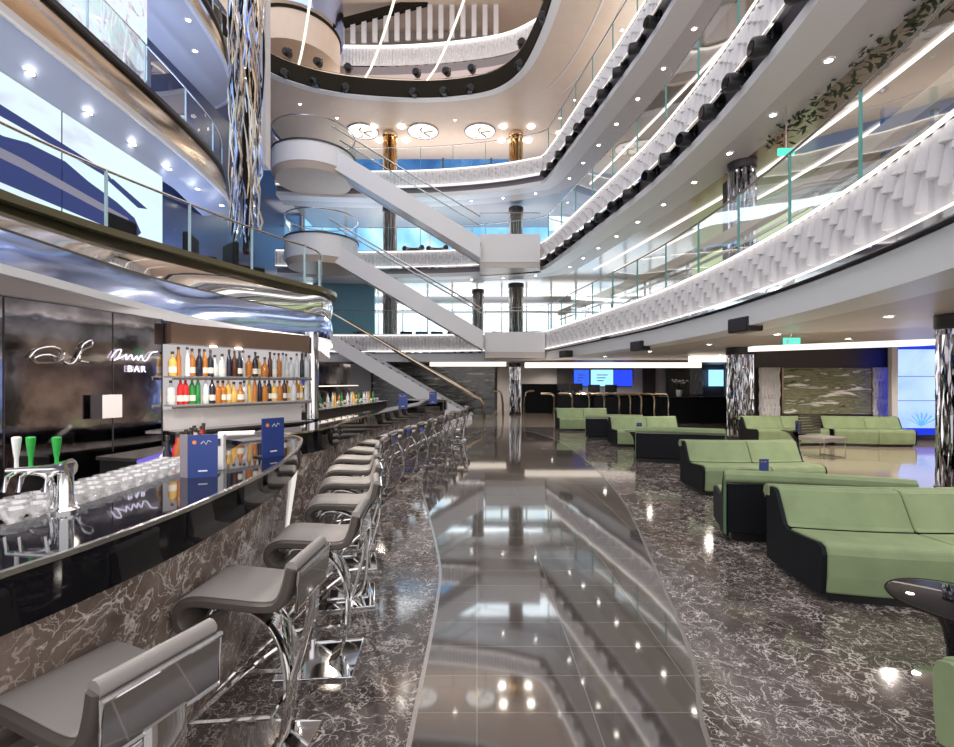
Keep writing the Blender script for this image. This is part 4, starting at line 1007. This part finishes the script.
sofa((3.42-.75, 15.7, 0), 0., 1.75, 'farthest green sofa facing the camera before the reception')
sofa((3.72, 2.08, 0), PI, 1.74, 'green seat corner showing at the bottom right corner', bend=0, endm='green')
sofa((6.95, 11.9, 0), .06, 1.9, 'left part of the pale green lounge sofa under the stone artwork', bend=.05)
sofa((8.9, 12.0, 0), -.16, 1.85, 'right part of the pale green lounge sofa beside the blue screen', bend=.1)

# ------------------------------------------------------------------ tables
def table(loc, r, h, label, base='green_base'):
    t = thing('side_table', label, 'table', loc, 0, 'round black pedestal tables')
    MB().lathe([(r-.02, h-.012), (r, h-.006), (r, h), (r-.012, h+.002)], n=40).build('table_top', 'counter', t)
    MB().tube([((r)*math.cos(k*PI/20), (r)*math.sin(k*PI/20), h-.003) for k in range(40)], .006, 6, True).build('rim', 'rim', t)
    MB().lathe([(.06, .015), (.055, .2), (.08, .32), (.16, .43), (r*.85, h-.012)], n=32).build('pedestal', 'gloss', t)
    MB().lathe([(.19, 0), (.19, .01), (.06, .018)], n=32).build('base_disc', 'mirror', t)
    return t
table((2.52, 2.50, 0), .30, .455, 'round black glossy table by the right edge')
table((gx(752, 6.1), 6.0, 0), .26, .46, 'round table between the sofa rows left of the chrome column')
table((3.7, 11.15, 0), .26, .46, 'round table before the third row sofa')
menu((gx(765, 5.9), 5.92, .463), .05, .72, 'small blue menu card on the table behind the nearest sofas', big=False)
menu((3.75, 11.1, .463), .05, .75, 'tiny blue menu card on the table before the third row sofa', big=False)
# lounge table, chair
table((gx(797, 10.8), 10.8, 0), .3, .5, 'round table in the side lounge under the stone artwork')
menu((gx(797, 10.8), 10.75, .503), .05, .9, 'blue menu stand on the side lounge table', big=False)
ch = thing('lounge_chair', 'small dark slatted chair with chrome legs in the side lounge', 'chair', (gx(822, 10.2), 10.2, 0), PI+.3)
MB().box((0, 0, .40), (.62, .58, .10), 0, .02).build('seat', 'leather', ch)
m_ = MB()
for k in range(7): m_.box((0, -.28, .50+.06*k), (.6, .05, .045))
m_.build('backrest', 'leather_dk', ch)
for sx in (-1, 1):
    MB().tube([(sx*.30, -.27, .02), (sx*.30, .27, .02), (sx*.30, .27, .36), (sx*.30, -.27, .36)], .014, 6, True).build('leg_frame', 'chrome', ch)

# ------------------------------------------------------------------ side lounge wall
struct('wall_lounge', MB().box((9.4, 13.45, 1.28), (4.6, .15, 2.55)), 'walldark', 'dark wall of the side lounge')
ar = thing('stone_artwork', 'large streaked stone artwork on the side lounge wall', 'artwork', (9.35, 13.3, .72))
x0, x1 = gx(783, 13.3), gx(871, 13.3)
MB().box(((x0+x1)/2, 13.33, 1.35), (x1-x0, .06, 1.28)).build('stone_slab', 'marble_art', ar, world=True)
for x in (x0-.03, x1+.03): MB().box((x, 13.31, 1.35), (.05, .1, 1.3)).build('frame', 'champagne', ar, world=True)
def wavy_panel(px0, px1, Y, z0, z1, label, pitch=.09):
    xa, xb = gx(px0, Y), gx(px1, Y); n = max(6, int((xb-xa)/pitch*4)); vs = []; fs = []; R_ = 12
    for i in range(n+1):
        for k in range(R_+1):
            x = xa+(xb-xa)*i/n; ph = (x/pitch+.4*math.sin(k*1.1))*2*PI
            vs.append((x, Y-.04*math.cos(ph), z0+(z1-z0)*k/R_))
    for i in range(n):
        for k in range(R_): fs.append((i*(R_+1)+k, (i+1)*(R_+1)+k, (i+1)*(R_+1)+k+1, i*(R_+1)+k+1))
    o = MB().add(vs, fs, True).build('wavy_wall_panel', 'bulk', solid=.02); tag(o, label, 'panel'); return o
wavy_panel(759, 780, 13.25, .5, 2.0, 'narrow white wavy panel left of the stone artwork')
wavy_panel(873, 890, 13.25, .5, 2.0, 'narrow white wavy panel right of the stone artwork')
M['scr3'] = screenmat('screen_picture_sea', [(.35, (.16, .30, .80)), (.5, (.36, .50, 1.0)), (.7, (.55, .68, 1.0))], .35, 1.15, .3, sc3=(1, 1, 1.6))
bs = thing('video_screen', 'tall blue video wall at the right beside the end column', 'screen', (gx(916, 12.8), 12.8, .3))
xa, xb = gx(898, 12.8), gx(936, 12.8)
MB().box(((xa+xb)/2, 12.84, 1.42), (xb-xa, .04, 2.1)).build('display', 'scr3', bs, world=True)
MB().box(((xa+xb)/2, 12.90, 1.38), (xb-xa+.3, .06, 2.4)).build('housing', 'blueglow', bs, label='deep blue glowing surround', world=True)
for z in (1.1, 1.75): MB().box(((xa+xb)/2, 12.815, z), (xb-xa, .01, .015)).build('joint', 'wallblue', bs, world=True)
M['scr_leaf'] = emit('screen_leaf', (.12, .38, .95), 1.0)
for k in range(7):
    an = -1.0+k*.33; cx = xa+(xb-xa)*.62
    MB().add([(cx-.02, 12.812, .42), (cx+.02, 12.812, .42), (cx+.40*math.sin(an)+.05, 12.812, .42+.40*math.cos(an)*.8), (cx+.45*math.sin(an), 12.812, .42+.48*math.cos(an)*.8)], [(0, 1, 2, 3)]).build('leaf_picture', 'scr_leaf', bs, world=True)
struct('wall_lounge', MB().box((12.6, 13.3, 1.28), (2.4, .1, 2.55)), 'walldark', 'dark wall behind the blue screen')
pt = MB().box((gx(893, 12.7), 12.7, 1.3), (.16, .12, 2.55)).build('door_post', 'bulk'); tag(pt, 'pale upright post between the lounge wall and the blue screen', 'post')
# cove lights on the lounge ceiling
cv = thing('ceiling_cove', 'long tan lit ceiling beam over the side lounge', 'beam', (gx(845, 8.6), 8.8, 2.25))
MB().add([(gx(755, 9.6), 9.6, 2.32), (gx(936, 8.0), 8.0, 2.32), (gx(936, 8.0), 8.25, 2.32), (gx(755, 9.6), 9.85, 2.32), (gx(755, 9.6), 9.6, 2.22), (gx(936, 8.0), 8.0, 2.22), (gx(936, 8.0), 8.25, 2.22), (gx(755, 9.6), 9.85, 2.22)],
         [(0, 1, 2, 3), (4, 7, 6, 5), (0, 4, 5, 1), (3, 2, 6, 7), (0, 3, 7, 4), (1, 5, 6, 2)]).build('beam', 'cove', cv, world=True)
ex = thing('exit_sign', 'green lit exit sign above the side lounge', 'sign', (gx(790, 9.4), 9.35, 2.33))
MB().box((0, 0, .05), (.32, .03, .16)).build('sign_face', 'exit', ex)
MB().tube([(0, 0, .12), (0, 0, .24)], .01, 6).build('hanger', 'chrome_soft', ex)
MB().box((.05, -.017, .05), (.12, .004, .02)).build('arrow', 'print', ex); MB().box((-.09, -.017, .05), (.04, .004, .09)).build('running_figure_mark', 'print', ex)
# far cove strips over the reception
for i, (px0, px1, Y, z) in enumerate(((430, 506, 23.3, 2.47), (525, 700, 20.5, 2.32), (690, 738, 17, 2.42))):
    o = MB().box(((gx(px0, Y)+gx(px1, Y))/2, Y, z), (gx(px1, Y)-gx(px0, Y), .3, .22)).build('ceiling_cove', 'cove'); tag(o, ('short bright ceiling cove left of the far column', 'long bright ceiling cove over the reception desks', 'short bright ceiling cove left of the chrome column')[i], 'ceiling light')

# ------------------------------------------------------------------ reception
for i, (pa, pb, Y, zt) in enumerate(((557, 590, 21.5, 1.05), (592, 655, 20.5, 1.0), (657, 735, 19.0, .98))):
    t = thing('reception_desk', ('left', 'middle', 'right')[i]+' black reception desk under the long ceiling cove', 'desk', (gx((pa+pb)/2, Y), Y, 0))
    w = gx(pb, Y)-gx(pa, Y)
    MB().box((0, 0, zt/2), (w, .7, zt), 0, .01).build('desk_front', 'navy', t)
    MB().box((0, 0, zt+.02), (w+.06, .8, .05), 0, .01).build('desk_top', 'gloss', t)
for i, px in enumerate((553, 571, 588, 603, 618, 629, 640, 653, 667)):
    Y = 19.6-.12*i; X = gx(px, Y)
    o = MB().tube(cat([(X-.5, Y, 1.12), (X-.12, Y, 1.12), (X+.02, Y, 1.05), (X+.06, Y, .85), (X+.05, Y, .4), (X+.1, Y, 0)], 5), .045, 8).build('curved_rail', 'champagne')
    tag(o, '%s champagne curved rail from the left before the reception desks' % ORD[i], 'rail', 'curved rails before the reception desks')
for i, (px, flip) in enumerate(((503, -1), (524, 1))):
    Y = 23.2; X = gx(px, Y)
    o = MB().tube(cat([(X, Y, 0), (X+.02*flip, Y, .6), (X+.12*flip, Y, 1.1), (X+.5*flip, Y, 1.18)], 5), .05, 8).build('curved_rail', 'champagne')
    tag(o, 'champagne rail post standing %s of the far column' % ('left', 'right')[i], 'rail')
for i, px in enumerate((563, 577, 594, 611)):
    Y = 21.5 if i < 2 else 20.5; t = thing('monitor', '%s dark desk monitor from the left on the reception desks' % ORD[i], 'monitor', (gx(px, Y), Y, 1.095 if i < 2 else 1.045), 0, 'monitors on the reception desks')
    MB().box((0, 0, .28), (.5, .05, .32), 0, .01).build('screen', 'black', t); MB().box((0, .05, .06), (.2, .15, .12)).build('stand', 'black', t)
wallsc = [(574, 589, 'deep blue wall screen with text bands', (.03, .10, .75)), (591, 613, 'pale blue wall screen in the middle', (.30, .62, 1.0)), (614, 632, 'plain deep blue wall screen at right', (.02, .05, .62))]
for i, (pa, pb, lab, c) in enumerate(wallsc):
    Y = 27; M['ws%d' % i] = emit('wall_screen_%s' % 'abc'[i], c, 1.2); t = thing('video_screen', lab+' behind the reception', 'screen', (gx((pa+pb)/2, Y), Y, gz(386, Y)))
    w = gx(pb, Y)-gx(pa, Y); MB().box((0, 0, .45), (w, .08, .92)).build('display', 'ws%d' % i, t); MB().box((0, .06, .45), (w+.06, .06, .98)).build('housing', 'black', t)
    if i < 2:
        for k in range(3): MB().box((-.05*k, -.045, .62-.16*k), (w*(.5-.1*k), .01, .05)).build('text_band', 'print', t)
struct('wall_back', MB().box((5.9, 27.2, 1.28), (9.5, .15, 2.55)), 'wallwhite', 'pale reception back wall')
for i, (pa, pb) in enumerate(((557, 572), (643, 655), (698, 722))):
    Y = 26.9; o = MB().box((gx((pa+pb)/2, Y), Y, 1.28), (gx(pb, Y)-gx(pa, Y), .15, 2.5)).build('doorway_panel', 'walldark'); tag(o, ('left', 'middle', 'right')[i]+' dark upright panel in the reception back wall', 'panel')
o = wavy_panel(690, 703, 26.6, .9, 2.4, 'white wavy panel beside the right dark panel of the reception wall', .15)
o = MB().box((gx(716, 26.5), 26.5, gz(378, 26.5)), (.8, .06, .9)).build('small_screen', 'ws1' if 'ws1' in M else 'win_blue'); tag(o, 'small blue screen on the right dark reception panel', 'screen')
fl = thing('flower_arrangement', 'pale arrangement of white flowers on the right reception desk', 'flowers', (gx(679, 19), 19, 1.03))
MB().lathe([(.08, 0), (.12, .2), (.10, .26)], n=14).build('vase', 'white', fl)
for k in range(14):
    a = k*2.4; r = .05+.02*k
    MB().tube([(0, 0, .2), (r*math.cos(a)*.6, r*math.sin(a)*.6, .4), (r*math.cos(a), r*math.sin(a), .5+.03*(k % 5))], .018, 5).build('stem', 'greenery', fl)
    MB().lathe([(.02, -.03), (.06, .0), (.03, .05)], (r*math.cos(a), r*math.sin(a), .52+.03*(k % 5)), 8).build('blossom', 'pleat', fl)
# marble behind the stairs
nvp = MB().box((gx(543, 25), 25, .75), (2.2, .5, 1.5)).build('low_partition', 'navy'); tag(nvp, 'navy low partition right of the far column', 'partition')

# ------------------------------------------------------------------ second deck right: shops & greenery
gsh = thing('shop_display', 'pale green lit display with goods inside the second deck', 'display', (8.0, 14.5, 3.3))
MB().box((8.6, 15.5, 5.0), (.2, 5.5, 3.0), .12).build('back_board', emit('display_glow', (.62, .75, .42), .8), gsh, world=True)
MB().box((8.3, 15.5, 4.6), (.5, 5.4, .06), .12).build('shelf', 'wallwhite', gsh, world=True)
for i in range(6):
    y = 13.4+i*.8; o = MB().lathe([(.16, 0), (.24, .16), (.2, .4), (.08, .5)], (8.2-(y-15.5)*.12, y, 4.63), 10).build('shop_vase', ('orange', 'tanwood', 'amber')[i % 3])
    tag(o, '%s rounded orange-brown vase from the near end on the green lit shop shelf' % ORD[i], 'vase', 'vases on the shop shelf')
cl_ = thing('column', 'dark brown square column on the second deck beside the shop display', 'column', (gx(737, 10.6)+.6, 11.6, 3.3))
MB().box((0, 0, 1.6), (.55, .55, 3.2), 0, .02).build('shaft', 'leather_dk', cl_)
ex2 = thing('exit_sign', 'small green exit sign under the second deck ceiling', 'sign', (gx(786, 8.2), 8.2, gz(152, 8.2)))
MB().box((0, 0, 0), (.28, .03, .12)).build('sign_face', 'exit', ex2); MB().tube([(0, 0, .06), (0, 0, .78)], .008, 6).build('hanger', 'chrome_soft', ex2)
pn = MB().box((gx(900, 6.5)+.6, 7.2, 5.2), (.5, .08, 1.0)).build('blue_banner', 'wallblue'); tag(pn, 'dark blue banner behind the right glass balustrade', 'panel')
rnd = random.Random(5)
iv = offset(resample(RP, .3), 1.42)
lv = MB()
for k in range(420):
    p = rnd.choice(iv[12:30]); c = Vector((p[0]+rnd.gauss(0, .14), p[1]+rnd.uniform(-.15, .15), 6.52-abs(rnd.gauss(0, .14))))
    a = rnd.uniform(0, 6.3); u = Vector((math.cos(a), math.sin(a), rnd.uniform(-.8, .4)))*.07; w = Vector((-math.sin(a), math.cos(a), rnd.uniform(-.5, .5)))*.03
    lv.add([c-u, c+w, c+u, c-w], [(0, 1, 2, 3)])
o = lv.build('hanging_greenery', 'greenery'); tag(o, 'dark green garland along the inner ceiling edge of the second deck', 'greenery', kind='stuff')

# ------------------------------------------------------------------ downlights in soffits
dl0 = None
def downlight(x, y, z, lab, grp, r=.06):
    global dl0
    if dl0 is None:
        dl0 = thing('downlight', lab, 'ceiling light', (x, y, z), 0, grp)
        MB().lathe([(.055, -.006), (.055, .01)], n=14).build('lamp', 'lamp', dl0)
        MB().lathe([(.055, -.008), (.085, -.008), (.085, .004)], n=14, cap=False).build('bezel', 'white', dl0)
    else: dup(dl0, (x, y, z), 0, lab, grp)
for nm, z in (('second deck', 6.515), ('third deck', 10.295)):
    for i in range(14):
        (x, y), (dx, dy) = arc_at(VOID, 5+i*1.45); nx, ny = dy, -dx
        downlight(x+nx*.85, y+ny*.85, z, '%s small downlight from the near end in the pale %s soffit at right' % (ORD[i], nm), 'soffit downlights of the '+nm)
for nm, z in (('middle', 6.55), ('upper', 10.875)):
    for i in range(8):
        downlight((-7.16 if nm == 'middle' else -7.4-.5*(i % 2)), 5.4+i*1.15, z, '%s small downlight from the near end in the soffit under the %s left balcony' % (ORD[i], nm), 'soffit downlights at left')
for i, (px, py) in enumerate(((300, 104), (337, 118), (455, 120), (560, 118), (590, 95), (608, 60), (575, 100), (622, 30))):
    Y = F*(Z5-HC)/(HZ-py); downlight(gx(px, Y), Y, Z5-.003, '%s small downlight from the left in the tan ceiling ring' % ORD[i], 'downlights in the tan ceiling ring')

# ------------------------------------------------------------------ lights
def area(loc, rot, sx, sy, e, col=(1, 1, 1)):  # unseen area fills added where soffits and decks stay dim
    l = bpy.data.lights.new('area_fill', 'AREA'); l.shape = 'RECTANGLE'; l.size = sx; l.size_y = sy; l.energy = e; l.color = col
    o = bpy.data.objects.new('area_fill', l); COL.objects.link(o); o.location = loc; o.rotation_euler = rot; return o
def lamp(loc, e, col=(1, .90, .80), r=.06):
    l = bpy.data.lights.new('downlight_lamp', 'SPOT'); l.energy = e; l.color = col; l.shadow_soft_size = r; l.spot_size = 2.75; l.spot_blend = .6
    o = bpy.data.objects.new('downlight_lamp', l); COL.objects.link(o); o.location = loc; return o
for x, y in ((-2.0, 1.6), (-2.3, 3.4), (-2.6, 4.6)): lamp((x, y, 2.30), 55)
for x, y in ((-2.4, 8), (-2.6, 10.5), (-2.6, 13)): lamp((x, y, 3.2), 130, (1, .86, .7))
GL = [(6.2, 2.2), (5.6, 4.6), (6.0, 7.0), (6.0, 9.6), (5.9, 12.2), (5.4, 15), (4.8, 18), (8.0, 5.5), (8.2, 10.6), (10.4, 10.6), (12, 10.2), (8.6, 17), (.5, 25), (4, 25.5), (8, 24)]
for i, (x, y) in enumerate(GL):
    lamp((x, y, 2.50), 95)
    downlight(x, y, 2.555, '%s small downlight in the ground floor lounge ceiling, counting from the camera' % ORD[i], 'downlights over the lounge')
area((-2.5, 26, 6.3), (0, 0, 0), 12, 1.5, 140, (.8, .9, 1))
area((-1.5, 25, 10.1), (0, 0, 0), 12, 2, 160, (.9, .95, 1))
area((-8.0, 9, 4.4), (PI, 0, 0), 1.6, 10, 330, (.46, .60, 1))  # this and the next: unseen blue uplights added to tint the left soffits
area((-8.4, 9, 8.0), (PI, 0, 0), 1.6, 10, 330, (.46, .60, 1))
area((8.2, 8.5, 6.4), (0, 0, 0), 3, 9, 60, (1, .93, .84))
area((8.0, 12, 10.2), (0, 0, 0), 3, 12, 160, (1, .92, .84))
area((-1.0, 24, 15.0), (PI, 0, 0), 12, 2, 260, (1, .93, .85))
area((-1.5, 24.6, 11.75), (PI, 0, 0), 11, 1.2, 170, (1, .95, .90))  # this and the next: unseen uplights added to brighten the tan ceiling ring
area((6.4, 14, 11.75), (PI, 0, 0), 1.5, 12, 230, (1, .95, .90))
area((-1.5, 24.6, 7.9), (PI, 0, 0), 11, 1.0, 160, (.9, .95, 1))

w = bpy.data.worlds.new('World'); scene.world = w; w.use_nodes = True
bg = w.node_tree.nodes['Background']; bg.inputs[0].default_value = (.99, .97, .985, 1); bg.inputs[1].default_value = 1.15

# ------------------------------------------------------------------ camera
cam = bpy.data.cameras.new('camera'); co = bpy.data.objects.new('camera', cam); COL.objects.link(co)
co.location = (0, 0, HC); co.rotation_euler = (PI/2, 0, 0)
cam.sensor_width = 36; cam.lens = F/954*36; cam.shift_y = 8.5/954; cam.clip_start = .02; cam.clip_end = 200
scene.camera = co
scene.view_settings.view_transform = 'Standard'; scene.view_settings.look = 'None'; scene.view_settings.gamma = 1
scene.view_settings.use_curve_mapping = False
scene.view_settings.exposure = .46
scene.cycles.use_denoising = True
scene.cycles.max_bounces = 8; scene.cycles.transparent_max_bounces = 24
scene.cycles.sample_clamp_indirect = 6
